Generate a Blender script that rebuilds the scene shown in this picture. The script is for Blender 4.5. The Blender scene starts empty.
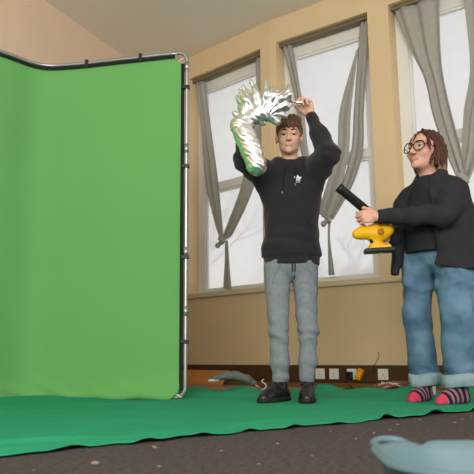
import bpy, bmesh, math, random
import numpy as np
from math import sin, cos, pi, radians, sqrt, atan
from mathutils import Vector, Matrix
from mathutils.bvhtree import BVHTree

random.seed(7)
SC = bpy.context.scene
COL = SC.collection

# ------------------------------------------------------------------ camera
CAM_H = 0.275
cam_d = bpy.data.cameras.new('camera')
cam = bpy.data.objects.new('camera', cam_d)
COL.objects.link(cam)
PITCH = atan(118 / 650)
cam.location = (0, 0, CAM_H)
cam.rotation_euler = (Matrix.Rotation(pi / 2 + PITCH, 3, 'X') @ Matrix.Rotation(-radians(0.5), 3, 'Z')).to_euler()
cam_d.sensor_width = 36.0
cam_d.lens = 36.0 * 650 / 474
cam_d.clip_start = 0.02
cam_d.dof.use_dof = True
cam_d.dof.focus_distance = 3.9
cam_d.dof.aperture_fstop = 6.3
SC.camera = cam

# ------------------------------------------------------------------ world, lights, exposure
world = bpy.data.worlds.new('overcast_sky')
SC.world = world
world.use_nodes = True
bg = world.node_tree.nodes['Background']
bg.inputs[0].default_value = (1.0, 0.985, 0.97, 1)
bg.inputs[1].default_value = 1.06

def area_light(name, loc, target, size, power, color):
    d = bpy.data.lights.new(name, 'AREA')
    d.shape = 'RECTANGLE'
    d.size, d.size_y = size
    d.energy = power
    d.color = color
    o = bpy.data.objects.new(name, d)
    COL.objects.link(o)
    o.location = loc
    o.rotation_euler = (Vector(target) - Vector(loc)).to_track_quat('-Z', 'Y').to_euler()
    return o

# added fill light behind the camera, standing in for presumed unseen windows
area_light('rear_fill_light', (-0.4, -2.8, 2.3), (0.0, 2.5, 4.6), (4.0, 2.2), 330, (1.0, 0.98, 0.95))
SC.view_settings.view_transform = 'Standard'
SC.view_settings.look = 'None'
SC.view_settings.exposure = 0.0
SC.view_settings.gamma = 1.0
SC.view_settings.use_curve_mapping = False

# ------------------------------------------------------------------ helpers
def S(c):
    c = c / 255.0
    return c / 12.92 if c <= 0.04045 else ((c + 0.055) / 1.055) ** 2.4

def rgb(r, g, b):
    return (S(r), S(g), S(b), 1)

def mat(name, color, rough=0.8, metal=0.0, var=0.0, scale=8.0, bump=0.0, bscale=60.0, spec=0.3, color2=None, sheen=0.0, stretch=None):
    m = bpy.data.materials.new(name)
    m.use_nodes = True
    nt = m.node_tree
    b = nt.nodes['Principled BSDF']
    b.inputs['Roughness'].default_value = rough
    b.inputs['Metallic'].default_value = metal
    b.inputs['Specular IOR Level'].default_value = spec
    if sheen:
        b.inputs['Sheen Weight'].default_value = sheen
    tc = nt.nodes.new('ShaderNodeTexCoord')
    vec = tc.outputs['Object']
    if stretch:
        mp = nt.nodes.new('ShaderNodeMapping')
        mp.inputs['Scale'].default_value = stretch
        nt.links.new(vec, mp.inputs[0])
        vec = mp.outputs[0]
    if var or color2:
        n = nt.nodes.new('ShaderNodeTexNoise')
        n.inputs['Scale'].default_value = scale
        n.inputs['Detail'].default_value = 5
        nt.links.new(vec, n.inputs['Vector'])
        r = nt.nodes.new('ShaderNodeValToRGB')
        r.color_ramp.elements[0].position = 0.3
        r.color_ramp.elements[1].position = 0.7
        c2 = color2 or tuple(min(1, x * (1 + var)) for x in color[:3]) + (1,)
        c1 = color if color2 else tuple(x * (1 - var) for x in color[:3]) + (1,)
        r.color_ramp.elements[0].color = c1
        r.color_ramp.elements[1].color = c2
        nt.links.new(n.outputs['Fac'], r.inputs[0])
        nt.links.new(r.outputs[0], b.inputs['Base Color'])
    else:
        b.inputs['Base Color'].default_value = color
    if bump:
        n2 = nt.nodes.new('ShaderNodeTexNoise')
        n2.inputs['Scale'].default_value = bscale
        n2.inputs['Detail'].default_value = 4
        nt.links.new(vec, n2.inputs['Vector'])
        bp = nt.nodes.new('ShaderNodeBump')
        bp.inputs['Strength'].default_value = bump
        bp.inputs['Distance'].default_value = 0.01
        nt.links.new(n2.outputs['Fac'], bp.inputs['Height'])
        nt.links.new(bp.outputs[0], b.inputs['Normal'])
    return m

M = {}
M['wall'] = mat('cream_wall_paint', rgb(218, 192, 152), 0.75, var=0.05, scale=1.5, bump=0.05, bscale=40)
M['wall_left'] = mat('peach_wall_paint', rgb(224, 198, 172), 0.8, var=0.03, scale=1.2)
M['ceiling'] = mat('ceiling_paint', rgb(240, 236, 224), 0.85, var=0.03, scale=1.0)
M['carpet'] = mat('dark_carpet', rgb(88, 81, 80), 0.95, var=0.35, scale=60, bump=0.8, bscale=260, spec=0.1)
M['floorboard'] = mat('tan_floor_vinyl', rgb(150, 122, 96), 0.6, var=0.12, scale=6)
M['frame'] = mat('window_frame_paint', rgb(228, 225, 218), 0.5, var=0.03, scale=3)
M['sill'] = mat('sill_paint', rgb(206, 192, 160), 0.5)
M['trunk'] = mat('brown_trunking', rgb(74, 52, 30), 0.45, var=0.15, scale=4, stretch=(1, 1, 8))
M['skirt'] = mat('varnished_skirting', rgb(120, 88, 48), 0.5, var=0.15, scale=4, stretch=(1, 1, 8))
M['curtain'] = mat('grey_curtain_cloth', rgb(178, 174, 165), 0.9, var=0.05, scale=20, bump=0.1, bscale=300, sheen=0.2)
def _translucent(m, col, f):          # thin cloth lets some daylight through
    nt = m.node_tree
    out = nt.nodes['Material Output']; b = nt.nodes['Principled BSDF']
    t = nt.nodes.new('ShaderNodeBsdfTranslucent'); t.inputs[0].default_value = col
    x = nt.nodes.new('ShaderNodeMixShader'); x.inputs[0].default_value = f
    nt.links.new(b.outputs[0], x.inputs[1]); nt.links.new(t.outputs[0], x.inputs[2]); nt.links.new(x.outputs[0], out.inputs[0])
_translucent(M['curtain'], rgb(178, 174, 165), 0.22)
M['rail'] = mat('curtain_rail', rgb(120, 108, 86), 0.5)
M['white_plastic'] = mat('white_plastic', rgb(222, 222, 212), 0.4)
M['black_plastic'] = mat('black_plastic', rgb(26, 27, 28), 0.42)
M['yellow'] = mat('yellow_plastic', rgb(238, 176, 18), 0.4, var=0.04, scale=10)
M['orange_plug'] = mat('amber_plastic', rgb(214, 150, 24), 0.5)
M['screen'] = mat('chroma_green_fabric', rgb(103, 162, 94), 0.9, var=0.03, scale=1.5, bump=0.05, bscale=6, spec=0.1)
M['cloth'] = mat('green_floor_cloth', rgb(46, 150, 110), 0.9, var=0.06, scale=3, bump=0.12, bscale=14, spec=0.1)
M['border'] = mat('black_webbing', rgb(20, 26, 20), 0.8)
M['alu'] = mat('aluminium_tube', rgb(176, 176, 178), 0.35, metal=0.8, var=0.04, scale=30)
M['hoodie'] = mat('black_hoodie_fleece', rgb(42, 40, 45), 0.95, var=0.08, scale=14, bump=0.25, bscale=180, spec=0.1, sheen=0.15)
M['joggers'] = mat('grey_jogger_jersey', rgb(128, 134, 140), 0.95, var=0.1, scale=50, bump=0.2, bscale=220, spec=0.1)
M['jacket'] = mat('black_jacket_cotton', rgb(46, 46, 50), 0.9, var=0.1, scale=12, bump=0.2, bscale=160, spec=0.15)
M['tee'] = mat('charcoal_tee', rgb(36, 38, 43), 0.95, var=0.1, scale=20)
M['denim'] = mat('washed_denim', rgb(62, 92, 118), 0.9, scale=6, color2=rgb(110, 140, 162), bump=0.3, bscale=160, spec=0.15)
M['denim_in'] = mat('denim_inside', rgb(138, 160, 168), 0.95, var=0.12, scale=20)
M['skin'] = mat('skin_fair', rgb(216, 170, 146), 0.55, var=0.05, scale=16, spec=0.35)
M['skin2'] = mat('skin_rosy', rgb(214, 160, 142), 0.55, var=0.06, scale=16, spec=0.35)
M['lip'] = mat('lip', rgb(196, 138, 122), 0.5)
M['hair_m'] = mat('chestnut_hair', rgb(108, 80, 60), 0.65, var=0.25, scale=30, stretch=(3, 3, 0.6))
M['hair_w'] = mat('auburn_hair', rgb(72, 42, 34), 0.5, var=0.3, scale=24, stretch=(3, 3, 0.6))
M['hair_tip'] = mat('blonde_hair_tips', rgb(136, 108, 78), 0.6, var=0.25, scale=24, stretch=(3, 3, 0.6))
M['brow'] = mat('eyebrow_hair', rgb(84, 58, 44), 0.8)
M['eye'] = mat('eye_white', rgb(226, 222, 216), 0.25, spec=0.5)
M['iris'] = mat('eye_iris', rgb(58, 62, 60), 0.2, spec=0.5)
M['shoe'] = mat('black_shoe_leather', rgb(24, 22, 25), 0.35, var=0.15, scale=30, spec=0.5)
M['sole'] = mat('shoe_sole_rubber', rgb(30, 30, 32), 0.7)
M['lace'] = mat('black_lace', rgb(60, 56, 60), 0.8)
M['sock_dark'] = mat('navy_sock', rgb(26, 26, 36), 0.95)
M['sock_pink'] = mat('pink_sock', rgb(200, 62, 90), 0.95)
M['sock_stripe'] = mat('mauve_sock_stripe', rgb(150, 108, 128), 0.95)
M['sock_black'] = mat('black_sock', rgb(38, 28, 36), 0.95)
M['foil'] = mat('silver_foil', (0.93, 0.94, 0.95, 1), 0.33, metal=1.0, bump=0.12, bscale=40)
M['print'] = mat('white_print', rgb(220, 220, 220), 0.7)
M['cord'] = mat('dark_cord', rgb(24, 24, 27), 0.9)
M['grey_plastic'] = mat('grey_tool_plastic', rgb(104, 108, 104), 0.5, var=0.1, scale=20)
M['card'] = mat('brown_cardboard', rgb(190, 126, 66), 0.85, var=0.1, scale=10, stretch=(1, 1, 4))
M['pale_cord'] = mat('pale_flex', rgb(196, 180, 166), 0.6)
M['red_cord'] = mat('reddish_flex', rgb(136, 84, 66), 0.7)
M['tub'] = mat('pale_blue_plastic', rgb(94, 120, 128), 0.42, var=0.03, scale=8, spec=0.4)
M['scrap'] = mat('scrap_paper', rgb(140, 118, 108), 0.9, var=0.2, scale=30)
M['bark'] = mat('tree_bark', rgb(104, 102, 104), 0.9, var=0.1, scale=3)
M['leaf_far'] = mat('evergreen_foliage', rgb(70, 84, 84), 0.9, var=0.2, scale=3)
M['lawn'] = mat('outside_lawn', rgb(96, 112, 78), 0.95, var=0.2, scale=1)

def glass_mat():  # translucent white mixed into the panes imitates blown-out daylight
    m = bpy.data.materials.new('washed_out_window_glass')
    m.use_nodes = True
    nt = m.node_tree
    nt.nodes.remove(nt.nodes['Principled BSDF'])
    out = nt.nodes['Material Output']
    tr = nt.nodes.new('ShaderNodeBsdfTransparent')
    tr.inputs[0].default_value = (0.98, 0.98, 0.98, 1)
    tl = nt.nodes.new('ShaderNodeBsdfTranslucent')
    tl.inputs[0].default_value = (0.98, 0.98, 1.0, 1)
    mx = nt.nodes.new('ShaderNodeMixShader')
    n = nt.nodes.new('ShaderNodeTexNoise')
    n.inputs['Scale'].default_value = 3.0
    r = nt.nodes.new('ShaderNodeMapRange')
    r.inputs[3].default_value = 0.4
    r.inputs[4].default_value = 0.75
    tc = nt.nodes.new('ShaderNodeTexCoord')
    nt.links.new(tc.outputs['Object'], n.inputs['Vector'])
    nt.links.new(n.outputs['Fac'], r.inputs[0])
    nt.links.new(r.outputs[0], mx.inputs[0])
    gl = nt.nodes.new('ShaderNodeBsdfGlossy')
    gl.inputs['Roughness'].default_value = 0.05
    mx2 = nt.nodes.new('ShaderNodeMixShader')
    mx2.inputs[0].default_value = 0.05
    nt.links.new(tr.outputs[0], mx.inputs[1])
    nt.links.new(tl.outputs[0], mx.inputs[2])
    nt.links.new(mx.outputs[0], mx2.inputs[1])
    nt.links.new(gl.outputs[0], mx2.inputs[2])
    nt.links.new(mx2.outputs[0], out.inputs[0])
    return m
M['glass'] = glass_mat()

def lens_mat():
    m = bpy.data.materials.new('spectacle_lens')
    m.use_nodes = True
    nt = m.node_tree
    nt.nodes.remove(nt.nodes['Principled BSDF'])
    out = nt.nodes['Material Output']
    tr = nt.nodes.new('ShaderNodeBsdfTransparent')
    gl = nt.nodes.new('ShaderNodeBsdfGlossy')
    gl.inputs['Roughness'].default_value = 0.02
    mx = nt.nodes.new('ShaderNodeMixShader')
    mx.inputs[0].default_value = 0.1
    nt.links.new(tr.outputs[0], mx.inputs[1])
    nt.links.new(gl.outputs[0], mx.inputs[2])
    nt.links.new(mx.outputs[0], out.inputs[0])
    return m
M['lens'] = lens_mat()

def tag(o, label=None, cat=None, group=None, kind=None):
    if label: o['label'] = label
    if cat: o['category'] = cat
    if group: o['group'] = group
    if kind: o['kind'] = kind
    return o

def empty(name, loc=(0, 0, 0), matrix=None):
    o = bpy.data.objects.new(name, None)
    o.empty_display_size = 0.1
    COL.objects.link(o)
    if matrix is not None:
        o.matrix_world = matrix
    else:
        o.location = loc
    return o

def link_mesh(name, verts, faces, m, parent=None, offset=(0, 0, 0), smooth=True, matrix=None):
    """verts in world (or parent-frame) coordinates; offset = base that is subtracted."""
    me = bpy.data.meshes.new(name)
    v = np.asarray(verts, dtype=np.float64).reshape(-1, 3) - np.asarray(offset)
    me.from_pydata(v.tolist(), [], [list(f) for f in faces])
    mats = m if isinstance(m, (list, tuple)) else [m]
    for k in mats:
        me.materials.append(k)
    if smooth:
        me.polygons.foreach_set('use_smooth', [True] * len(me.polygons))
    me.update()
    o = bpy.data.objects.new(name, me)
    COL.objects.link(o)
    if parent is not None:
        o.parent = parent
    if matrix is not None:
        o.matrix_world = matrix
    return o

class MB:
    """collects simple solids; build() links them as one mesh"""
    def __init__(s):
        s.v, s.f = [], []
    def add(s, vs, fs):
        n = len(s.v)
        s.v += [tuple(map(float, p)) for p in vs]
        s.f += [tuple(n + i for i in f) for f in fs]
        return s
    def box(s, x0, x1, y0, y1, z0, z1):
        vs = [(x0, y0, z0), (x1, y0, z0), (x1, y1, z0), (x0, y1, z0), (x0, y0, z1), (x1, y0, z1), (x1, y1, z1), (x0, y1, z1)]
        return s.add(vs, [(0, 3, 2, 1), (4, 5, 6, 7), (0, 1, 5, 4), (1, 2, 6, 5), (2, 3, 7, 6), (3, 0, 4, 7)])
    def bbox(s, x0, x1, y0, y1, z0, z1, b):
        """box with bevelled edges"""
        bm = bmesh.new()
        bmesh.ops.create_cube(bm, size=1.0)
        for v in bm.verts:
            v.co = Vector(((x0 + x1) / 2 + v.co.x * (x1 - x0), (y0 + y1) / 2 + v.co.y * (y1 - y0), (z0 + z1) / 2 + v.co.z * (z1 - z0)))
        bmesh.ops.bevel(bm, geom=bm.edges[:], offset=b, segments=2, affect='EDGES', profile=0.6)
        bm.verts.index_update()
        s.add([v.co[:] for v in bm.verts], [[v.index for v in f.verts] for f in bm.faces])
        bm.free()
        return s
    def tube(s, pts, r, n=10, cap=True, closed=False):
        pts = [Vector(p) for p in pts]
        rs = r if isinstance(r, (list, tuple)) else [r] * len(pts)
        rings = []
        up = None
        N = len(pts)
        for i, p in enumerate(pts):
            if closed:
                t = (pts[(i + 1) % N] - pts[i - 1]).normalized()
            else:
                t = (pts[min(i + 1, N - 1)] - pts[max(i - 1, 0)]).normalized()
            if up is None:
                a = Vector((0, 0, 1)) if abs(t.z) < 0.9 else Vector((0, 1, 0))
                up = (a - t * a.dot(t)).normalized()
            else:
                up = (up - t * up.dot(t)).normalized()
            b = t.cross(up)
            rings.append([p + (up * cos(2 * pi * k / n) + b * sin(2 * pi * k / n)) * rs[i] for k in range(n)])
        vs = [q for ring in rings for q in ring]
        fs = []
        for i in range(N if closed else N - 1):
            j = (i + 1) % N
            for k in range(n):
                fs.append((i * n + k, i * n + (k + 1) % n, j * n + (k + 1) % n, j * n + k))
        if cap and not closed:
            fs.append(tuple(range(n - 1, -1, -1)))
            fs.append(tuple((N - 1) * n + k for k in range(n)))
        return s.add(vs, fs)
    def build(s, name, m, parent=None, offset=(0, 0, 0), smooth=False, matrix=None):
        return link_mesh(name, s.v, s.f, m, parent, offset, smooth, matrix)

def spline(pts, n=8):
    """Catmull-Rom through pts"""
    P = [np.array(p, float) for p in pts]
    P = [2 * P[0] - P[1]] + P + [2 * P[-1] - P[-2]]
    out = []
    for i in range(1, len(P) - 2):
        for k in range(n):
            t = k / n
            out.append(0.5 * ((2 * P[i]) + (-P[i - 1] + P[i + 1]) * t + (2 * P[i - 1] - 5 * P[i] + 4 * P[i + 1] - P[i + 2]) * t * t + (-P[i - 1] + 3 * P[i] - 3 * P[i + 1] + P[i + 2]) * t ** 3))
    out.append(P[-2])
    return out

# ------------------------------------------------------------------ signed-distance sculpting
def wave_noise(p, freq, seed, octv=3):
    rng = np.random.RandomState(seed)
    out = np.zeros(p[0].shape, np.float32)
    amp, tot = 1.0, 0.0
    for o in range(octv):
        acc = 0
        for k in range(4):
            d = rng.normal(size=3); d /= np.linalg.norm(d)
            acc = acc + np.sin(freq * (d[0] * p[0] + d[1] * p[1] + d[2] * p[2]) + rng.uniform(0, 6.28) + (1.5 * out if o else 0))
        out = out + amp * acc / 2.0
        tot += amp
        amp *= 0.5
        freq *= 2.1
    return out / tot

class SDF:
    def __init__(s, lo, hi, h):
        s.h = h
        s.lo = np.array(lo, float)
        s.ax = [np.arange(lo[i], hi[i] + h, h, dtype=np.float32) for i in range(3)]
        s.f = np.full([len(a) for a in s.ax], 0.5, np.float32)
    def _win(s, lo, hi):
        sl, co = [], []
        for i in range(3):
            a = max(0, int(np.floor((lo[i] - s.lo[i]) / s.h)))
            b = min(len(s.ax[i]), int(np.ceil((hi[i] - s.lo[i]) / s.h)) + 1)
            b = max(a, b)
            sl.append(slice(a, b))
            shp = [1, 1, 1]; shp[i] = -1
            co.append(s.ax[i][a:b].reshape(shp))
        return tuple(sl), co
    def _blend(s, sl, d, k, mode):
        a = s.f[sl]
        if a.size == 0: return
        if mode == 'sub':
            if k > 0:
                hh = np.maximum(k - np.abs(-d - a), 0) / k
                s.f[sl] = np.maximum(a, -d) + hh * hh * k * 0.25
            else:
                s.f[sl] = np.maximum(a, -d)
        else:
            if k > 0:
                hh = np.maximum(k - np.abs(d - a), 0) / k
                s.f[sl] = np.minimum(a, d) - hh * hh * k * 0.25
            else:
                s.f[sl] = np.minimum(a, d)
    def cone(s, a, b, r1, r2=None, k=0.015, sc=(1, 1, 1), mode='add'):
        r2 = r1 if r2 is None else r2
        a = np.array(a, float); b = np.array(b, float); sc = np.array(sc, float)
        m = max(r1, r2) * max(1, sc.max()) + k + 4 * s.h
        sl, co = s._win(np.minimum(a, b) - m, np.maximum(a, b) + m)
        q = [(co[i] - a[i]) / sc[i] for i in range(3)]
        ba = (b - a) / sc
        L = max(1e-9, float(ba @ ba))
        t = np.clip((q[0] * ba[0] + q[1] * ba[1] + q[2] * ba[2]) / L, 0, 1)
        d = np.sqrt((q[0] - ba[0] * t) ** 2 + (q[1] - ba[1] * t) ** 2 + (q[2] - ba[2] * t) ** 2) - (r1 + (r2 - r1) * t)
        s._blend(sl, (d * sc.min()).astype(np.float32), k, mode)
        return s
    def chain(s, pts, rs, k=0.015, sc=(1, 1, 1)):
        for i in range(len(pts) - 1):
            s.cone(pts[i], pts[i + 1], rs[i], rs[i + 1], k, sc)
        return s
    def ell(s, c, r, k=0.015, M3=None, mode='add'):
        c = np.array(c, float); r = np.array(r, float)
        m = r.max() + k + 4 * s.h
        sl, co = s._win(c - m, c + m)
        x, y, z = [co[i] - c[i] for i in range(3)]
        if M3 is not None:      # columns = local axes in world
            A = np.array(M3)
            x, y, z = [x * A[0, j] + y * A[1, j] + z * A[2, j] for j in range(3)]
        k0 = np.sqrt((x / r[0]) ** 2 + (y / r[1]) ** 2 + (z / r[2]) ** 2)
        k1 = np.sqrt((x / r[0] ** 2) ** 2 + (y / r[1] ** 2) ** 2 + (z / r[2] ** 2) ** 2) + 1e-9
        s._blend(sl, (k0 * (k0 - 1) / k1).astype(np.float32), k, mode)
        return s
    def clip(s, fn):
        x, y, z = [s.ax[i].reshape([-1 if j == i else 1 for j in range(3)]) for i in range(3)]
        s.f = np.maximum(s.f, fn(x, y, z).astype(np.float32))
        return s
    def displace(s, fn, band=0.05):
        idx = np.nonzero(np.abs(s.f) < band)
        p = [s.ax[i][idx[i]] for i in range(3)]
        s.f[idx] -= fn(p).astype(np.float32)
        return s
    def mesh(s):
        f = s.f.copy()
        for ax in range(3):     # close at the grid border
            sl = [slice(None)] * 3
            for e in (0, -1):
                sl[ax] = e
                f[tuple(sl)] = np.maximum(f[tuple(sl)], s.h)
        neg = f < 0
        cnt = np.zeros([n - 1 for n in f.shape], np.int8)
        for i in (0, 1):
            for j in (0, 1):
                for k in (0, 1):
                    cnt += neg[i:f.shape[0] - 1 + i, j:f.shape[1] - 1 + j, k:f.shape[2] - 1 + k]
        act = (cnt > 0) & (cnt < 8)
        ci = np.array(np.nonzero(act))
        n = ci.shape[1]
        vid = np.full(act.shape, -1, np.int32)
        vid[act] = np.arange(n)
        acc = np.zeros((n, 3)); w = np.zeros(n)
        cor = [(i, j, k) for i in (0, 1) for j in (0, 1) for k in (0, 1)]
        val = {c: f[ci[0] + c[0], ci[1] + c[1], ci[2] + c[2]] for c in cor}
        for c in cor:
            for ax in range(3):
                if c[ax] == 0:
                    e = list(c); e[ax] = 1; e = tuple(e)
                    a, b = val[c], val[e]
                    x = (a < 0) != (b < 0)
                    t = np.where(x, a / np.where(x, a - b, 1), 0)
                    p = np.tile(np.array(c, float), (n, 1)); p[:, ax] = t
                    acc[x] += p[x]; w[x] += 1
        V = (ci.T + acc / w[:, None]) * s.h + s.lo
        quads = []
        for ax in range(3):
            a = [slice(None)] * 3; b = [slice(None)] * 3
            a[ax] = slice(0, -1); b[ax] = slice(1, None)
            s0, s1 = neg[tuple(a)], neg[tuple(b)]
            e = np.array(np.nonzero(s0 != s1))
            o1, o2 = (ax + 1) % 3, (ax + 2) % 3
            ok = (e[o1] > 0) & (e[o2] > 0) & (e[o1] < f.shape[o1] - 1) & (e[o2] < f.shape[o2] - 1)
            e = e[:, ok]
            fl = s0[e[0], e[1], e[2]]
            q = []
            for d1, d2 in ((-1, -1), (0, -1), (0, 0), (-1, 0)):
                g = e.copy(); g[o1] += d1; g[o2] += d2
                q.append(vid[g[0], g[1], g[2]])
            q = np.array(q).T
            q[~fl] = q[~fl][:, ::-1]
            quads.append(q)
        return V, np.concatenate(quads)
    def build(s, name, m, parent=None, offset=(0, 0, 0), choose=None, matrix=None, relax=0):
        V, Q = s.mesh()
        for _ in range(relax):
            a = np.zeros_like(V); c = np.zeros(len(V))
            for i, j in ((0, 1), (1, 2), (2, 3), (3, 0)):
                np.add.at(a, Q[:, i], V[Q[:, j]]); np.add.at(c, Q[:, i], 1)
                np.add.at(a, Q[:, j], V[Q[:, i]]); np.add.at(c, Q[:, j], 1)
            V = 0.5 * V + 0.5 * a / np.maximum(c, 1)[:, None]
        me = bpy.data.meshes.new(name)
        Vl = (V - np.asarray(offset)).astype(np.float32)
        me.vertices.add(len(V)); me.vertices.foreach_set('co', Vl.ravel())
        me.loops.add(Q.size); me.loops.foreach_set('vertex_index', Q.astype(np.int32).ravel())
        me.polygons.add(len(Q))
        me.polygons.foreach_set('loop_start', np.arange(0, Q.size, 4, dtype=np.int32))
        me.polygons.foreach_set('loop_total', np.full(len(Q), 4, np.int32))
        me.polygons.foreach_set('use_smooth', np.ones(len(Q), bool))
        mats = m if isinstance(m, (list, tuple)) else [m]
        for k in mats: me.materials.append(k)
        if choose is not None:
            c = V[Q].mean(1)
            me.polygons.foreach_set('material_index', choose(c).astype(np.int32))
        me.update(calc_edges=True)
        me.validate()
        o = bpy.data.objects.new(name, me)
        COL.objects.link(o)
        if parent is not None: o.parent = parent
        if matrix is not None: o.matrix_world = matrix
        s.V, s.Q = V, Q
        return o
    def bvh(s):
        return BVHTree.FromPolygons([tuple(v) for v in s.V], [tuple(int(i) for i in q) for q in s.Q])

def slide(x, z, y, yref):
    """move a point seen at depth yref along the sight line to depth y (layout arithmetic)"""
    k = y / yref
    return np.array((x * k, y, CAM_H + (z - CAM_H) * k))

# ------------------------------------------------------------------ the room
CEIL = 3.48
LINTEL, SILL = 3.23, 0.87
def facet(origin, deg):
    a = radians(deg)
    ex = Vector((sin(a), -cos(a), 0)); ey = Vector((cos(a), sin(a), 0))
    m = Matrix.Identity(4)
    m.col[0] = (*ex, 0); m.col[1] = (*ey, 0); m.col[2] = (0, 0, 1, 0); m.col[3] = (*origin, 1)
    return m
FB = facet((1.124, 5.289, 0), 54)          # local x runs right along the wall, y runs out of the room
FA = facet((0.327, 5.868, 0), 47)
WT = 0.30                                   # wall thickness

_c = FA @ Vector((-1.95, WT, 0)); _b = FB @ Vector((-0.985, WT, 0)); _e = FB @ Vector((3.6, WT, 0))
PLAN = [(-5.9, -3), (_e.x, -3), (_e.x, _e.y), (_b.x, _b.y), (_c.x, _c.y), (_c.x - 0.5, _c.y)]
def slab(z0, z1):
    n = len(PLAN)
    return MB().add([(x, y, z0) for x, y in PLAN] + [(x, y, z1) for x, y in PLAN],
                    [tuple(range(n - 1, -1, -1)), tuple(range(n, 2 * n))] + [(i, (i + 1) % n, (i + 1) % n + n, i + n) for i in range(n)])
fl = slab(-0.12, 0.0).build('floor', M['carpet'])
tag(fl, kind='structure')
ce = slab(CEIL, CEIL + 0.15).build('ceiling', M['ceiling'])
tag(ce, kind='structure')
# left wall
cA = FA @ Vector((-1.79, 0, 0))
dv = Vector((-0.465, -1, 0)).normalized()
nv = Vector((-dv.y, dv.x, 0)) * -1
if nv.x > 0: nv = -nv
p0 = cA - dv * 0.35; p1 = cA + dv * 10.4
vs = [p0, p1, p1 + nv * 0.25, p0 + nv * 0.25]
wl = MB().add([(v.x, v.y, 0) for v in vs] + [(v.x, v.y, CEIL) for v in vs],
              [(0, 1, 2, 3), (7, 6, 5, 4), (0, 4, 5, 1), (1, 5, 6, 2), (2, 6, 7, 3), (3, 7, 4, 0)]).build('wall_left', M['wall_left'])
tag(wl, kind='structure')

def window_wall(name, F, x0, x1, openings):
    w = MB()
    w.box(x0, x1, 0, WT, 0, SILL)
    w.box(x0, x1, 0, WT, LINTEL, CEIL)
    e = x0
    for a, b in openings:
        w.box(e, a, 0, WT, SILL, LINTEL); e = b
    w.box(e, x1, 0, WT, SILL, LINTEL)
    o = w.build(name, M['wall'], matrix=F)
    return tag(o, kind='structure')
OA = [(-1.14, -0.116)]
OB = [(-0.905, 0.042), (0.235, 1.30)]
window_wall('wall_back_left', FA, -1.95, 0.0, OA)
window_wall('wall_back_right', FB, -0.985, 3.6, OB)

# dado ledge / sill moulding, trunking, skirting along both facets
def moulding(name, F, x0, x1, y0, y1, z0, z1, m, b=0.006):
    o = MB().bbox(x0, x1, y0, y1, z0, z1, b).build(name, m, matrix=F, smooth=False)
    return tag(o, kind='structure')
for i, (F, x0, x1) in enumerate(((FA, -1.75, -0.004), (FB, -0.98, 3.6))):
    moulding('trim_%d' % (1 + 3 * i), F, x0, x1, -0.025, 0.0, SILL - 0.03, SILL, M['sill'])
    moulding('trim_%d' % (2 + 3 * i), F, x0, x1, -0.05, 0.0, 0.05, 0.186, M['trunk'])
    moulding('trim_%d' % (3 + 3 * i), F, x0, x1, -0.022, 0.0, 0.0, 0.05, M['skirt'], 0.004)
for i, (F, x0, x1) in enumerate(((FA, -1.7, 0.1), (FB, -1.0, 3.5))):
    o = MB().box(x0, x1, -0.75, -0.022, 0.0, 0.004).build('floor_border_%d' % (i + 1), M['floorboard'], matrix=F)
    tag(o, kind='structure')

# windows
def make_window(idx, F, a, b):
    y0, y1 = 0.15, 0.21
    root = empty('window_%d' % idx, matrix=F)
    tag(root, kind='structure')
    fw, top, bot = 0.10, 0.13, 0.055
    f = MB()
    f.box(a, a + fw, y0, y1, SILL, LINTEL); f.box(b - fw, b, y0, y1, SILL, LINTEL)
    f.box(a + fw, b - fw, y0, y1, LINTEL - top, LINTEL); f.box(a + fw, b - fw, y0, y1, SILL, SILL + bot)
    f.build('window_frame', M['frame'], root)
    MB().box(a + fw, b - fw, y0 - 0.005, y1, 1.965, 2.03).build('transom', M['frame'], root)
    for (z0, z1) in ((SILL + bot, 1.965), (2.03, LINTEL - top)):
        # inner sash and the pane in it
        s = MB(); e = 0.022
        x0, x1 = a + fw, b - fw
        s.box(x0, x0 + e, y0 + 0.012, y1 - 0.012, z0, z1); s.box(x1 - e, x1, y0 + 0.012, y1 - 0.012, z0, z1)
        s.box(x0 + e, x1 - e, y0 + 0.012, y1 - 0.012, z1 - e, z1); s.box(x0 + e, x1 - e, y0 + 0.012, y1 - 0.012, z0, z0 + e)
        sh = s.build('sash', M['frame'], root)
        MB().box(x0 + e, x1 - e, 0.178, 0.182, z0 + e, z1 - e).build('pane', M['glass'], sh)
    MB().bbox(a - 0.0, b, -0.02, y0 + 0.001, SILL - 0.001, SILL + 0.018, 0.004).build('window_board', M['sill'], root)
    return root
make_window(1, FA, *OA[0])
make_window(2, FB, *OB[0])
make_window(3, FB, *OB[1])

# ------------------------------------------------------------------ curtains tied in knots
def cloth_strip(rows, folds, amp, off, seed, cols=30, sub=10):
    """rows: ((tL,zL),(tR,zR)) from the top down; t counts leftwards"""
    R = spline([(*l, *r) for l, r in rows], sub)
    n = len(R)
    rng = np.random.RandomState(seed)
    ph = rng.uniform(0, 6.28, 3)
    vs, fs = [], []
    for i, r in enumerate(R):
        v = i / (n - 1)
        for j in range(cols + 1):
            u = j / cols
            t = r[0] + (r[2] - r[0]) * u
            z = r[1] + (r[3] - r[1]) * u
            w = abs(r[2] - r[0])
            am = amp * min(1, w / 0.12)
            d = am * (sin(2 * pi * folds * u + ph[0] + 0.8 * sin(3 * v + ph[1])) + 0.35 * sin(2 * pi * folds * 2.3 * u + ph[2] + 2 * v))
            vs.append((-t, off + d, z))
    for i in range(n - 1):
        for j in range(cols):
            a = i * (cols + 1) + j
            fs.append((a, a + 1, a + cols + 2, a + cols + 1))
    return vs, fs

def strip_obj(name, parent, rows, folds, amp, off, seed):
    vs, fs = cloth_strip(rows, folds, amp, off, seed)
    o = link_mesh(name, vs, fs, M['curtain'], parent)
    md = o.modifiers.new('thickness', 'SOLIDIFY'); md.thickness = 0.004
    return o

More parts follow.
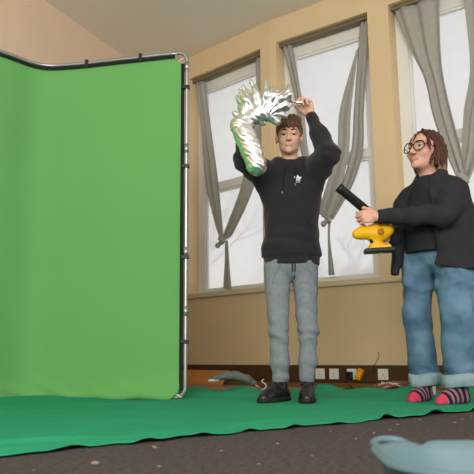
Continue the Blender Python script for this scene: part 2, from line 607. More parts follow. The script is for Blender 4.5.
def knot_obj(parent, t, z, off, sz=1.0):
    c = (-t, off, z)
    s = SDF((c[0] - 0.16, off - 0.12, z - 0.16), (c[0] + 0.16, off + 0.12, z + 0.16), 0.006)
    s.ell((c[0], c[1], c[2]), (0.04 * sz, 0.032 * sz, 0.045 * sz), 0.01)
    s.cone((c[0] - 0.02, c[1] - 0.01, c[2] + 0.03), (c[0] + 0.03, c[1] - 0.02, c[2] - 0.02), 0.022 * sz, 0.02 * sz, 0.008)
    s.chain([(c[0] - 0.01, c[1] - 0.01, c[2] - 0.02), (c[0] - 0.055 * sz, c[1] - 0.01, c[2] - 0.05 * sz)], [0.018, 0.026], 0.01)
    s.displace(lambda p: 0.004 * wave_noise(p, 90, 3))
    return s.build('knot', M['curtain'], parent)

def curtain(F, label, left, right, fold, knot, tail, seed):
    root = empty('curtain_pair', matrix=F)
    tag(root, label, 'curtain')
    off = 0.07
    strip_obj('curtain_panel', root, left, 2.2, 0.014, off - 0.01, seed)
    strip_obj('curtain_panel', root, right, 2.2, 0.014, off + 0.012, seed + 1)
    if fold: strip_obj('curtain_fold', root, fold, 1.6, 0.008, off - 0.012, seed + 2)
    knot_obj(root, knot[0], knot[1], off - 0.005, knot[2])
    strip_obj('tail', root, tail, 1.5, 0.012, off - 0.005, seed + 3)
    return root
curtain(FA, 'grey curtains knotted together across the window nearest the green screen',
        [((1.09, 3.19), (.96, 3.17)), ((1.02, 2.63), (.86, 2.594)), ((.95, 2.07), (.76, 2.03)), ((.845, 1.685), (.717, 1.665)), ((.745, 1.43), (.69, 1.42))],
        [((.25, 3.19), (.13, 3.19)), ((.27, 2.6), (.14, 2.55)), ((.452, 1.968), (.28, 1.935)), ((.69, 1.52), (.57, 1.48)), ((.735, 1.41), (.675, 1.41))],
        None, (.715, 1.40, 0.9), [((.67, 1.40), (.63, 1.39)), ((.672, 1.2), (.617, 1.2)), ((.69, .925), (.59, .90))], 11)
curtain(FB, 'grey curtains knotted into a point behind the man in the black hoodie',
        [((.87, 3.19), (.765, 3.19)), ((.79, 2.84), (.703, 2.818)), ((.733, 2.527), (.66, 2.512)), ((.693, 2.081), (.61, 2.02)), ((.5, 1.47), (.44, 1.45))],
        [((.065, 3.19), (-.03, 3.19)), ((.115, 2.80), (.02, 2.80)), ((.164, 2.392), (.069, 2.37)), ((.208, 2.033), (.095, 2.011)), ((.33, 1.69), (.20, 1.73)), ((.45, 1.45), (.40, 1.44))],
        [((.10, 2.93), (.08, 2.95)), ((.28, 2.42), (.18, 2.39)), ((.325, 2.056), (.215, 2.03)), ((.457, 1.712), (.31, 1.69)), ((.53, 1.50), (.42, 1.45))],
        (.445, 1.44, 0.7), [((.445, 1.43), (.42, 1.43)), ((.454, 1.26), (.43, 1.258)), ((.46, .95), (.395, .945))], 21)
curtain(FB, 'grey curtains gathered and knotted behind the woman in glasses',
        [((-.27, 3.19), (-.66, 3.19)), ((-.39, 2.79), (-.645, 2.72)), ((-.494, 2.497), (-.655, 2.458)), ((-.541, 2.182), (-.70, 2.141)), ((-.619, 1.87), (-.751, 1.844)), ((-.70, 1.62), (-.78, 1.60))],
        [((-.85, 3.19), (-1.27, 3.19)), ((-.862, 2.526), (-1.12, 2.5)), ((-.79, 2.166), (-.95, 2.1)), ((-.75, 1.85), (-.88, 1.8)), ((-.70, 1.62), (-.79, 1.60))],
        None, (-.745, 1.60, 1.1), [((-.71, 1.58), (-.78, 1.58)), ((-.70, 1.4), (-.80, 1.4)), ((-.68, 1.05), (-.84, 1.05))], 31)

for F, (a, b), lab in ((FA, OA[0], 'brown curtain rail over the window nearest the green screen'),
                       (FB, OB[0], 'brown curtain rail over the window behind the man'),
                       (FB, OB[1], 'brown curtain rail over the window behind the woman')):
    r = empty('curtain_rail', matrix=F)
    tag(r, lab, 'curtain rail', 'curtain rails over the windows')
    MB().bbox(a + 0.003, b - 0.003, 0.045, 0.10, LINTEL - 0.035, LINTEL - 0.008, 0.004).build('track', M['rail'], r)
    for k in range(3):
        x = a + (b - a) * (0.12 + 0.38 * k)
        MB().box(x - 0.012, x + 0.012, 0.055, 0.09, LINTEL - 0.01, LINTEL).build('bracket', M['rail'], r)

# ------------------------------------------------------------------ wall sockets in the trunking
def socket(x, kind, label):
    root = empty('wall_socket', matrix=FB @ Matrix.Translation((x, -0.05, 0.115)))
    tag(root, label, 'wall socket', 'sockets along the brown trunking')
    MB().bbox(-0.043, 0.043, -0.009, 0.0, -0.043, 0.043, 0.004).build('plate', M['white_plastic'], root)
    MB().bbox(-0.009, 0.009, -0.014, -0.008, 0.012, 0.034, 0.002).build('switch', M['white_plastic'], root)
    h = MB()
    h.box(-0.003, 0.003, -0.0095, -0.0085, -0.008, 0.004)
    for q in (-1, 1): h.box(q * 0.012 - 0.004, q * 0.012 + 0.004, -0.0095, -0.0085, -0.026, -0.021)
    h.build('pin_holes', M['black_plastic'], root)
    return root
T = {'a': -0.505, 'b': -0.375, 'c': -0.213, 'd': 0.055}
socket(T['a'], 0, 'white socket in brown trunking, the one nearest the grey jogging bottoms')
socket(T['b'], 0, 'white socket in brown trunking, just left of the black plug')
socket(T['c'], 1, 'white socket in brown trunking with the black plug pushed in')
socket(T['d'], 0, 'white socket in brown trunking, the one nearest the blue jeans')
pl = empty('power_plug', matrix=FB @ Matrix.Translation((T['c'] - 0.012, -0.05, 0.105)))
tag(pl, 'black mains plug in the socket beside the amber adapter', 'plug')
MB().bbox(-0.026, 0.026, -0.045, -0.0095, -0.035, 0.03, 0.008).build('plug_body', M['black_plastic'], pl)
MB().tube(spline([(0, -0.035, -0.033), (0.005, -0.04, -0.07), (0.04, -0.06, -0.10), (0.11, -0.12, -0.10)], 6), 0.004, 6).build('flex', M['black_plastic'], pl)
pl = empty('power_adapter', matrix=FB @ Matrix.Translation((T['c'] + 0.074, -0.05, 0.115)) @ Matrix.Rotation(radians(25), 4, 'Y'))
tag(pl, 'amber yellow adapter tilted on the trunking beside black plug', 'adapter')
MB().bbox(-0.024, 0.024, -0.04, 0.0, -0.045, 0.045, 0.008).build('adapter_body', M['orange_plug'], pl)
MB().bbox(-0.014, 0.014, -0.044, -0.038, -0.02, 0.02, 0.003).build('face_plate', M['yellow'], pl)
wc = MB().tube(spline([(-0.005, -0.004, 0.29), (0.008, -0.008, 0.275), (0.002, -0.006, 0.24), (-0.02, -0.02, 0.20), (-0.02, -0.054, 0.18), (-0.022, -0.056, 0.12)], 6), 0.002, 6).build('loose_wire', M['cord'], matrix=FB)
tag(wc, 'thin dark wire poking out of the wall above the trunking', 'wire')

# ------------------------------------------------------------------ outside the windows
og = MB().box(-60, 80, 8.6, 120, -0.6, -0.5).build('ground_outside', M['lawn'])
tag(og, kind='structure')
def bare_tree(loc, height, seed, label):
    rng = random.Random(seed)
    root = empty('bare_tree', loc)
    tag(root, label, 'tree', 'trees outside the windows')
    tr, br = MB(), MB()
    def grow(p, d, L, r, lev):
        pts = [p]; q = p.copy(); dd = d.copy()
        for k in range(4):
            dd = (dd + Vector((rng.uniform(-.22, .22), rng.uniform(-.22, .22), rng.uniform(-.05, .16)))).normalized()
            q = q + dd * L / 4
            pts.append(q.copy())
        (tr if lev == 0 else br).tube(pts, [r * (1 - 0.13 * i) for i in range(5)], 6 if lev < 2 else 4)
        if lev < 4:
            for k in range(4 if lev < 2 else 3):
                b = pts[rng.randint(2, 4)]
                a = rng.uniform(0, 2 * pi); e = rng.uniform(0.4, 0.95)
                side = Vector((cos(a), sin(a), 0.35))
                grow(b, (dd * (1 - e) + side * e).normalized(), L * rng.uniform(.55, .75), r * .5, lev + 1)
    grow(Vector((0, 0, 0)), Vector((0, 0, 1)), height * .42, height * .022, 0)
    tr.build('trunk', M['bark'], root, smooth=True)
    br.build('branches', M['bark'], root, smooth=True)
bare_tree((-1.2, 24, -.5), 9.5, 3, 'bare winter tree seen faintly through the window nearest the green screen')
bare_tree((4.4, 30, -.5), 9, 5, 'bare winter tree seen faintly through the window behind the man')
bare_tree((11.5, 22, -.5), 11, 8, 'bare winter tree seen faintly through the window behind the woman')
ev = empty('evergreen_bush', (4.62, 26, -.5))
tag(ev, 'dark rounded bush far outside, low in the window behind the man', 'bush')
s = SDF((3.2, 25, -.6), (6.0, 27, 4.4), 0.08)
rr = random.Random(4)
for k in range(14):
    s.ell((4.6 + rr.uniform(-.8, .8), 26 + rr.uniform(-.3, .3), 1.0 + rr.uniform(0, 2.5)), (.45, .4, .42), 0.1)
s.cone((4.6, 26, -.5), (4.6, 26, 1.5), .15, .1, .1)
s.displace(lambda p: 0.07 * wave_noise(p, 9, 5), 0.3)
s.build('foliage', M['leaf_far'], ev, (4.62, 26, -.5))

# ------------------------------------------------------------------ green backdrop on its folding frame
def make_screen():
    # plan polyline of the frame (left to right); it bends towards the camera on the left
    H = 2.275
    plan = spline([(-2.50, 3.20), (-1.97, 3.68), (-1.575, 4.10), (-1.375, 4.30), (-1.14, 4.30), (-0.785, 4.225), (-0.329, 4.125)], 10)
    P = [np.array((p[0], p[1])) for p in plan]
    cum = [0]
    for i in range(1, len(P)): cum.append(cum[-1] + np.linalg.norm(P[i] - P[i - 1]))
    Ltot = cum[-1]
    def at(sv):
        sv = min(max(sv, 0), Ltot)
        for i in range(1, len(P)):
            if cum[i] >= sv:
                k = (sv - cum[i - 1]) / max(1e-9, cum[i] - cum[i - 1])
                return P[i - 1] * (1 - k) + P[i] * k
        return P[-1]
    def topz(sv):       # the top rail dips a little where the two panels meet
        x = at(sv)[0]
        return H + 0.03 * math.exp(-((x + 1.36) / 0.18) ** 2) * 0.0 + 0.012
    root = empty('green_screen', (-1.2, 4.3, 0))
    off = (-1.2, 4.3, 0)
    tag(root, 'tall bright green backdrop stretched in a bent silver tube frame', 'green screen')
    # frame tube: along the bottom, up the right with rounded corners, along the top
    R = 0.06
    path = []
    z0, z1 = 0.020, H + 0.03
    n = 50
    for i in range(n + 1):
        sv = (Ltot - R) * i / n
        q = at(sv); path.append((q[0], q[1], z0))
    for k in range(1, 9):
        a = pi / 2 * k / 8
        q = at(Ltot - R + R * sin(a)); path.append((q[0], q[1], z0 + R * (1 - cos(a))))
    for k in range(1, 12): path.append((P[-1][0], P[-1][1], z0 + R + (z1 - z0 - 2 * R) * k / 11))
    for k in range(1, 9):
        a = pi / 2 * k / 8
        q = at(Ltot - R + R * cos(a)); path.append((q[0], q[1], z1 - R * (1 - sin(a))))
    for i in range(n, -1, -1):
        sv = (Ltot - R) * i / n
        q = at(sv); path.append((q[0], q[1], z1))
    MB().tube(path, 0.0125, 10).build('frame_tube', M['alu'], root, off, smooth=True)
    for z in (0.55, 0.93, 1.62, 2.2):
        MB().tube([(P[-1][0], P[-1][1], z - 0.03), (P[-1][0], P[-1][1], z + 0.03)], 0.0165, 10).build('tube_joint', M['alu'], root, off, smooth=True)
    # fabric: a sheet with its right corners cut off, held inside the frame
    ins = 0.035; cut = 0.05
    zb, zt = 0.009, H - 0.005
    nu, nv = 150, 90
    vs, fs = [], []
    rng = random.Random(2)
    for i in range(nu + 1):
        sv = (Ltot - ins) * i / nu
        q = at(sv)
        nx = at(sv + 0.01) - at(sv - 0.01); nx = np.array((nx[1], -nx[0])) / (np.linalg.norm(nx) + 1e-9)
        d = Ltot - ins - sv
        c = max(0, cut - d)
        lo, hi = zb + c, zt - c
        for j in range(nv + 1):
            v = j / nv
            z = lo + (hi - lo) * v
            w = 0.0025 * sin(3.1 * sv + 1.3 * sin(2 * z)) * sin(pi * v)
            # gathered creases along the bottom edge
            e = math.exp(-z / 0.09)
            w += e * 0.02 * math.exp(-z / 0.25) * sin(17 * sv + 60 * z + 2.5 * sin(3.3 * sv)) * (1.0 if sv < Ltot - 0.7 else 0.4)
            w += 0.030 * math.exp(-(z / 0.10) ** 2)
            w += 0.004 * math.exp(-d / 0.1) * sin(14 * z + 3)
            vs.append((q[0] + nx[0] * w, q[1] + nx[1] * w - 0.004, z))
    for i in range(nu):
        for j in range(nv):
            a = i * (nv + 1) + j
            fs.append((a, a + nv + 1, a + nv + 2, a + 1))
    fo = link_mesh('fabric', vs, fs, M['screen'], root, off)
    md = fo.modifiers.new('thickness', 'SOLIDIFY'); md.thickness = 0.003
    # black webbing sewn round the edge
    def ribbon(name, pts, wdir):
        rv, rf = [], []
        for p, w in zip(pts, wdir):
            for y in (-0.012, 0.0):
                rv.append((p[0], p[1] + y, p[2])); rv.append((p[0] + w[0], p[1] + w[1] + y, p[2] + w[2]))
        for i in range(len(pts) - 1):
            a, b = 4 * i, 4 * i + 4
            rf += [(a, b, b + 1, a + 1), (a + 2, a + 3, b + 3, b + 2), (a, a + 2, b + 2, b), (a + 1, b + 1, b + 3, a + 3)]
        e = 4 * (len(pts) - 1)
        rf += [(0, 1, 3, 2), (e, e + 2, e + 3, e + 1)]
        link_mesh(name, rv, rf, M['border'], root, off, False)
    n = 60
    tp = [(*at((Ltot - ins - cut) * i / n), zt - 0.003) for i in range(n + 1)]
    ribbon('edge_band', tp, [(0, 0, 0.022)] * (n + 1))
    q = at(Ltot - ins - 0.004)
    ribbon('edge_band', [(q[0], q[1], zb + cut + (zt - zb - 2 * cut) * k / 10) for k in range(11)], [(0.022, -0.004, 0)] * 11)
    # clips
    def clip(p, vert):
        c = MB()
        if vert: c.bbox(p[0] - 0.03, p[0] + 0.02, p[1] - 0.02, p[1] + 0.02, p[2] - 0.012, p[2] + 0.012, 0.004)
        else: c.bbox(p[0] - 0.012, p[0] + 0.012, p[1] - 0.02, p[1] + 0.02, p[2] - 0.035, p[2] + 0.022, 0.004)
        c.build('clip', M['black_plastic'], root, off)
    for x in (-2.1, -1.63, -1.05, -0.643):
        sv = min(range(len(P)), key=lambda i: abs(P[i][0] - x))
        clip((P[sv][0], P[sv][1], z1 ), False)
    for z in (2.05, 1.50, 0.895, 0.36): clip((P[-1][0], P[-1][1], z), True)
    # corner hooks of bent wire
    for z, sg in ((zt, -1), (zb, 1)):
        q = at(Ltot - ins - cut * 0.5)
        MB().tube([(q[0], q[1] - 0.006, z + sg * 0.03), (P[-1][0] - 0.02, P[-1][1] - 0.004, z + sg * 0.012)], 0.008, 6).build('corner_strap', M['pale_cord'], root, off)
make_screen()

# ------------------------------------------------------------------ green cloth on the floor
def make_cloth():
    nu, nv = 220, 130
    vs, fs = [], []
    fr = spline([(-3.3, 0.25), (-1.8, 1.02), (-0.662, 1.885), (-0.006, 2.39), (0.55, 2.77), (1.114, 3.19), (1.75, 3.72), (2.5, 4.25)], 30)
    bk = spline([(-4.2, 3.9), (-2.4, 4.5), (-0.4, 4.86), (0.1, 4.78), (0.7, 4.86), (1.2, 4.62), (1.8, 4.6), (2.6, 4.45)], 30)
    rng = np.random.RandomState(4)
    for i in range(nu + 1):
        u = i / nu
        a = fr[int(u * (len(fr) - 1))]; k = u * (len(fr) - 1) - int(u * (len(fr) - 1))
        a2 = fr[min(int(u * (len(fr) - 1)) + 1, len(fr) - 1)]; F0 = a * (1 - k) + a2 * k
        b = bk[int(u * (len(bk) - 1))]; b2 = bk[min(int(u * (len(bk) - 1)) + 1, len(bk) - 1)]; B0 = b * (1 - k) + b2 * k
        for j in range(nv + 1):
            v = j / nv
            x, y = F0 * (1 - v) + B0 * v
            wob = 0.016 * sin(23 * x + 1.3 * sin(5 * x)) + 0.009 * sin(61 * x)
            y += wob * math.exp(-v * 10)
            z = 0.006
            z += 0.0022 * (1 + sin(9 * x + 4 * y + 2 * sin(3 * y))) + 0.0015 * (1 + sin(17 * y - 6 * x))
            # ruck along the front left edge
            g = math.exp(-((v - 0.09 - 0.02 * sin(5 * x)) / 0.009) ** 2) * (1 / (1 + math.exp((x + 0.05) * 6)))
            z += g * 0.011 * (1 + 0.6 * sin(7 * x) + 0.3 * sin(19 * x))
            z += 0.007 * math.exp(-((v - 0.045 + 0.012 * sin(8 * x)) / 0.007) ** 2) * (1 / (1 + math.exp((x - 0.1) * 6)))
            # small lifts in the front edge
            e = math.exp(-v * 40)
            z += e * 0.012 * max(0, sin(31 * x + 2 * sin(4 * x))) ** 2 * (1.6 if x > 0.6 else 0.7)
            # bunched back edge
            h = math.exp(-((1 - v) / 0.07) ** 2)
            z += h * (0.018 + 0.02 * sin(6 * x + 1) ** 2 + 0.012 * sin(21 * x + 20 * v))
            h2 = math.exp(-((v - 0.86) / 0.05) ** 2)
            z += h2 * 0.012 * (1 + sin(5 * x + 2))
            vs.append((x, y, max(0.005, z)))
    for i in range(nu):
        for j in range(nv):
            a = i * (nv + 1) + j
            fs.append((a, a + nv + 1, a + nv + 2, a + 1))
    o = link_mesh('floor_cloth', vs, fs, M['cloth'])
    md = o.modifiers.new('thickness', 'SOLIDIFY'); md.thickness = 0.003; md.offset = -1
    tag(o, 'large green cloth spread over the dark carpet under both people', 'cloth')
make_cloth()

# ------------------------------------------------------------------ hands and heads
def unit(v):
    v = np.array(v, float); return v / np.linalg.norm(v)

def hand(s, W, D, N, side, curls=(60, 62, 64, 66), thumb=(0.5, 0.6, 0.35), sc=1.0, thumb_curl=25):
    """W wrist, D towards the knuckles, N way the palm faces, side +1 left hand, -1 right hand"""
    W = np.array(W, float); D = unit(D); N = np.array(N, float); N = unit(N - D * (N @ D))
    Sd = np.cross(N, D) * side                     # towards the thumb
    A = np.stack([Sd, D, N], 1)
    P = lambda a, b, c: W + (Sd * a + D * b + N * c) * sc
    s.ell(P(0.0, 0.048, 0.0), (0.040 * sc, 0.048 * sc, 0.0155 * sc), 0.008, A)
    s.cone(P(0, -0.02, 0), P(0, 0.02, 0), 0.026 * sc, 0.026 * sc, 0.012)
    s.ell(P(0.024, 0.03, 0.008), (0.017 * sc, 0.03 * sc, 0.016 * sc), 0.008, A)
    for i in range(4):
        a = 0.030 - 0.0205 * i
        L = [(0.046, 0.028, 0.021), (0.05, 0.031, 0.022), (0.047, 0.029, 0.021), (0.037, 0.022, 0.018)][i]
        p = P(a, (0.086, 0.09, 0.086, 0.077)[i], -0.002)
        s.cone(P(a * 0.9, 0.05, 0), p, 0.011 * sc, 0.0108 * sc, 0.006)
        ang = 0.0
        spread = (0.07, 0.02, -0.03, -0.09)[i]
        for k in range(3):
            ang += radians(curls[i]) * (0.75, 1.05, 0.7)[k]
            d = unit(D * cos(ang) + N * sin(ang) + Sd * spread)
            q = p + d * L[k] * sc
            s.cone(p, q, (0.0104, 0.0096, 0.0088)[k] * sc * (0.9 if i == 3 else 1), (0.0096, 0.0088, 0.0078)[k] * sc * (0.9 if i == 3 else 1), 0.003)
            p = q
    p = P(0.026, 0.02, 0.008)
    d = unit(Sd * thumb[0] + D * thumb[1] + N * thumb[2])
    for k, L in enumerate((0.042, 0.034, 0.028)):
        q = p + d * L * sc
        s.cone(p, q, (0.014, 0.0115, 0.0105)[k] * sc, (0.0115, 0.0105, 0.009)[k] * sc, 0.005)
        p = q
        a = radians(thumb_curl)
        d = unit(d * cos(a) + unit(N * 0.7 - Sd * 0.7) * sin(a))

class Head:
    def __init__(h, O, fwd, up=(0, 0, 1), wid=1.0, sc=1.0):
        h.O = np.array(O, float); h.f = unit(fwd); u = np.array(up, float)
        h.u = unit(u - h.f * (u @ h.f)); h.s = np.cross(h.f, h.u)   # s = the person's right... x axis
        h.A = np.stack([h.s, h.f, h.u], 1); h.w = wid; h.sc = sc
    def P(h, x, y, z): return h.O + (h.s * x * h.w + h.f * y + h.u * z) * h.sc
    def ell(h, s, c, r, k=0.012, mode='add'):
        s.ell(h.P(*c), (r[0] * h.w * h.sc, r[1] * h.sc, r[2] * h.sc), k, h.A, mode)
    def local(h, p):
        q = (np.stack(p, -1) - h.O) / h.sc
        return (q @ h.s) / h.w, q @ h.f, q @ h.u
    def sculpt(h, s, jaw=1.0, soft=0.0):
        h.ell(s, (0, -.012, .03), (.074, .092, .088))
        h.ell(s, (0, .020, -.028), (.059, .064, .082), 0.02)
        h.ell(s, (0, .040, -.088), (.036 * jaw, .038, .028), 0.02)
        for q in (-1, 1):
            h.ell(s, (q * .040 * jaw, .006, -.056), (.018 + soft, .036, .030 + soft), 0.025)
            h.ell(s, (q * .036, .056, -.03), (.022 + soft, .022, .022), 0.02)
            h.ell(s, (q * .031, .094, .003), (.019, .014, .0105), 0.01, 'sub')
            h.ell(s, (q * .078, -.008, -.006), (.010, .019, .031), 0.006)
            h.ell(s, (q * .011, .093, -.038), (.008, .010, .008), 0.006)
        s.cone(h.P(-.038, .072, .019), h.P(.038, .072, .019), .011 * h.sc, None, 0.014)
        s.cone(h.P(0, .084, .012), h.P(0, .104, -.034), .008 * h.sc, .0125 * h.sc, 0.008)
        h.ell(s, (0, .084, -.0635), (.023, .0095, .0045), 0.008)
        h.ell(s, (0, .083, -.0725), (.020, .0095, .0055), 0.008)
        s.cone(h.P(-.022, .091, -.068), h.P(.022, .091, -.068), .0022 * h.sc, None, 0.002, mode='sub')
        h.ell(s, (0, .073, -.1), (.022, .018, .017), 0.015)
    def lips(h, c):
        x, y, z = h.local((c[:, 0], c[:, 1], c[:, 2]))
        return (np.abs(x) < 0.022) & (y > 0.076) & (z > -0.0765 + 5 * x * x) & (z < -0.0605 - 6 * x * x)
    def features(h, parent, off, closed=0.4, brow=M['brow'], gaze=0.0):
        for q in (-1, 1):
            c = h.P(q * .031, .0735, .002)
            vs, fs, mi = [], [], []
            nr, nc = 12, 14
            fg = unit(h.f - h.u * gaze); ug = unit(h.u - fg * (h.u @ fg))
            for i in range(nr + 1):
                th = pi * i / nr
                for j in range(nc):
                    ph = 2 * pi * j / nc
                    d = fg * cos(th) + (h.s * cos(ph) + ug * sin(ph)) * sin(th)
                    vs.append(c + d * .0125 * h.sc)
            for i in range(nr):
                for j in range(nc):
                    fs.append((i * nc + j, i * nc + (j + 1) % nc, (i + 1) * nc + (j + 1) % nc, (i + 1) * nc + j)); mi.append(1 if i < 3 else 0)
            o = link_mesh('eye', vs, fs, [M['eye'], M['iris']], parent, off)
            o.data.polygons.foreach_set('material_index', mi)
            # upper lid
            lid = SDF(c - 0.025, c + 0.025, 0.0022)
            lid.ell(c, (.0142 * h.sc,) * 3, 0)
            O, f_, u_ = c, h.f, h.u
            lid.clip(lambda x, y, z: -(((x - O[0]) * u_[0] + (y - O[1]) * u_[1] + (z - O[2]) * u_[2]) - 0.006 * (1 - 2 * closed)
                                       + 0.25 * ((x - O[0]) * f_[0] + (y - O[1]) * f_[1] + (z - O[2]) * f_[2]) * 0))
            lid.build('eyelid', h.skin, parent, off)
            zl = 0.006 * (1 - 2 * closed); rl = .0146 * h.sc
            lash = []
            for k in range(9):
                a = radians(-62 + 124 * k / 8)
                lash.append(c + h.u * zl + (h.s * sin(a) + h.f * cos(a)) * sqrt(rl * rl - zl * zl))
            MB().tube(lash, .0016 * h.sc, 5).build('eyelashes', brow, parent, off, smooth=True)
            b = MB().tube(spline([h.P(q * .013, .088, .022), h.P(q * .03, .0855, .0275), h.P(q * .048, .072, .022)], 4),
                          [.0032 * h.sc] + [.0042 * h.sc] * 7 + [.002 * h.sc], 6)
            b.build('eyebrow', brow, parent, off, smooth=True)

# ------------------------------------------------------------------ the man
def make_man():
    base = np.array((0.315, 3.86, 0.0))
    YR = 3.86
    root = empty('person', base)
    tag(root, 'young man in black hoodie and grey joggers holding up a foil balloon', 'person')
    hd = Head((0.330, 3.865, 1.602), (-0.10, -1, -0.05), (0.03, 0, 1), wid=0.97, sc=1.02)
    hd.skin = M['skin']
    # joints
    shL, shR = np.array((0.195, 3.885, 1.385)), np.array((0.468, 3.885, 1.395))
    elR = slide(0.572, 1.485, 3.665, YR); wrR = slide(0.468, 1.742, 3.775, YR)
    elL = slide(0.052, 1.455, 3.73, YR); wrL = slide(0.075, 1.675, 3.725, YR)
    hipL, hipR = np.array((0.25, 3.885, 0.78)), np.array((0.40, 3.885, 0.78))
    knL, knR = np.array((0.239, 3.86, 0.40)), np.array((0.414, 3.86, 0.40))
    anL, anR = np.array((0.25, 3.885, 0.085)), np.array((0.402, 3.89, 0.085))
    # body
    s = SDF((-0.06, 3.50, 0.0), (0.70, 4.03, 1.93), 0.0045)
    hd.sculpt(s)
    s.cone((0.335, 3.895, 1.38), hd.P(0, -.018, -.05), 0.050, 0.047, 0.02)
    s.cone((0.333, 3.885, 0.97), (0.334, 3.885, 1.30), 0.12, 0.13, 0.02, (1, .68, 1))
    s.cone((0.333, 3.885, 0.97), (0.333, 3.885, 0.85), 0.12, 0.09, 0.02, (1, .68, 1))
    s.cone(shL + (0.03, 0, 0), shR - (0.03, 0, 0), 0.05, None, 0.04)
    s.cone((0.27, 3.89, .81), (0.38, 3.89, .81), .06, None, .02)
    for sh, el, wr in ((shL, elL, wrL), (shR, elR, wrR)):
        s.cone(sh, el, 0.045, 0.038, 0.02); s.cone(el, wr, 0.037, 0.026, 0.015)
    for hp, kn, an in ((hipL, knL, anL), (hipR, knR, anR)):
        s.cone(hp, kn, 0.06, 0.042, 0.0); s.cone(kn, an, 0.042, 0.03, 0.02)
    s.cone(anL + (0, 0, -.035), (0.19, 3.79, .035), .024, .02, .01); s.cone(anR + (0, 0, -.035), (0.388, 3.78, .035), .024, .02, .01)
    hand(s, wrR, (-0.30, -0.15, 0.94), (-0.75, -0.65, 0), 1, (66, 70, 74, 78), (0.35, 0.75, 0.5), 0.98, 30)
    hand(s, wrL, (0.25, -0.1, 0.96), (0.25, -0.95, 0), -1, (52, 55, 58, 60), (0.6, 0.6, 0.4), 0.98, 20)
    s.build('body', [M['skin'], M['lip']], root, base, lambda c: hd.lips(c).astype(int), relax=1)
    hd.features(root, base, 0.72, gaze=0.45)
    # hair: short, brushed forward into a straight fringe
    H = SDF(hd.O - 0.16, hd.O + 0.17, 0.004)
    hd.ell(H, (0, -.016, .036), (.083, .099, .092), 0)
    def keep(x, y, z):
        X = x + 0 * y + 0 * z; Y = y + 0 * x + 0 * z; Z = z + 0 * x + 0 * y
        a, b, c = hd.local((X, Y, Z))
        edge = np.where(b > 0.0, 0.046 - 0.0015 * np.sin(a * 150) - 0.9 * np.abs(a) ** 2 * 0 - np.maximum(0, 0.062 - b) * 1.35 * (np.abs(a) > 0.05), -0.02 + (b) * 0.35)
        edge = np.where((b <= 0.062) & (b > 0), 0.046 - (0.062 - b) * 0.75, edge)
        return (edge - c) * 0.6
    H.clip(keep)
    hd.ell(H, (0.0, .052, .066), (.062, .042, .024), 0.02)
    hd.ell(H, (-.012, .0, .11), (.062, .075, .03), 0.02)
    H.displace(lambda p: 0.0035 * np.sin(hd.local(p)[0] * 260 + 3 * np.sin(hd.local(p)[1] * 40) + 2 * np.sin(hd.local(p)[2] * 50)) + 0.003 * wave_noise(p, 70, 9))
    H.build('hair', M['hair_m'], root, base)
    # hoodie
    g = SDF((-0.09, 3.52, 0.775), (0.72, 4.06, 1.86), 0.006)
    g.cone((0.331, 3.885, 0.86), (0.333, 3.885, 1.22), 0.174, 0.165, 0.02, (1, .70, 1))
    g.cone((0.331, 3.885, 0.77), (0.331, 3.885, 0.90), 0.176, 0.177, 0.02, (1, .72, 1))
    g.cone((0.333, 3.885, 1.20), (0.334, 3.885, 1.33), 0.165, 0.13, 0.04, (1, .70, 1))
    g.cone(shL + (0.01, 0, -.018), shR - (0.01, 0, .008), 0.066, None, 0.05)
    g.ell((0.337, 3.895, 1.41), (0.095, 0.08, 0.045), 0.04)
    for sh, el, wr, sd in ((shL, elL, wrL, -1), (shR, elR, wrR, 1)):
        mid = (np.array(sh) + el) / 2 + (0, 0, -.012)
        g.cone(sh + np.array((0, 0, -.015)), mid, 0.080, 0.073, 0.05)
        g.cone(mid, el, 0.073, 0.063, 0.03)
        ff = el + (wr - el) * 0.55
        e2 = wr - unit(wr - el) * 0.012
        g.cone(el, ff, 0.062, 0.052, 0.025)
        g.cone(ff, e2, 0.050, 0.034, 0.02)
        # armpit web of loose cloth
        g.cone((sh[0] - sd * 0.005, sh[1] - .01, 1.25), mid + np.array((0, 0, -.045)), 0.055, 0.04, 0.06)
    # hood gathered round the neck
    for a0 in range(0, 360, 15):
        a, b = radians(a0), radians(a0 + 15)
        ring = lambda q: np.array((0.335 + 0.078 * sin(q), 3.89 - 0.072 * cos(q), 1.435 + 0.022 * (1 - cos(q)) * .5 - 0.06 * max(0, cos(q)) ** 3))
        g.cone(ring(a), ring(b), 0.024 + 0.01 * (1 - cos(a)) * .5, None, 0.02)
    g.ell((0.335, 3.985, 1.41), (0.12, 0.05, 0.09), 0.04)
    # neck opening
    g.cone((0.335, 3.875, 1.42), hd.P(0, -.005, -.03), 0.054, 0.075, 0.01, mode='sub')
    def wr_fn(p):
        x, y, z = p
        n = wave_noise(p, 17, 21, 3)
        fold = np.sin(38 * z + 9 * (x - .33) + 3.0 * n) * np.exp(-((z - 0.93) / 0.09) ** 2) * 0.0045
        pull = np.sin(30 * (x - .33) * np.sign(x - .33) - 26 * z + 2 * n) * np.exp(-((z - 1.25) / 0.12) ** 2) * 0.004
        slv = np.sin(70 * z + 30 * x + 3 * n) * (np.abs(x - .333) > 0.17) * (z > 1.25) * 0.004
        vert = np.sin(34 * x + 2.5 * n) * np.exp(-((z - 1.05) / 0.16) ** 2) * 0.0035
        rib = np.where(z < 0.855, -0.010, 0.0) * np.clip((0.859 - z) / 0.008, 0, 1)
        return 0.006 * n + fold + pull + slv + vert + rib
    g.displace(wr_fn)
    g.clip(lambda x, y, z: 0.800 - z + 0 * x + 0 * y)
    g.build('hoodie', M['hoodie'], root, base, relax=1)
    bv = g.bvh()
    def front(x, z, y0=3.4):
        h = bv.ray_cast(Vector((x, y0, z)), Vector((0, 1, 0)))
        return h[0] if h[0] is not None else Vector((x, 3.77, z))
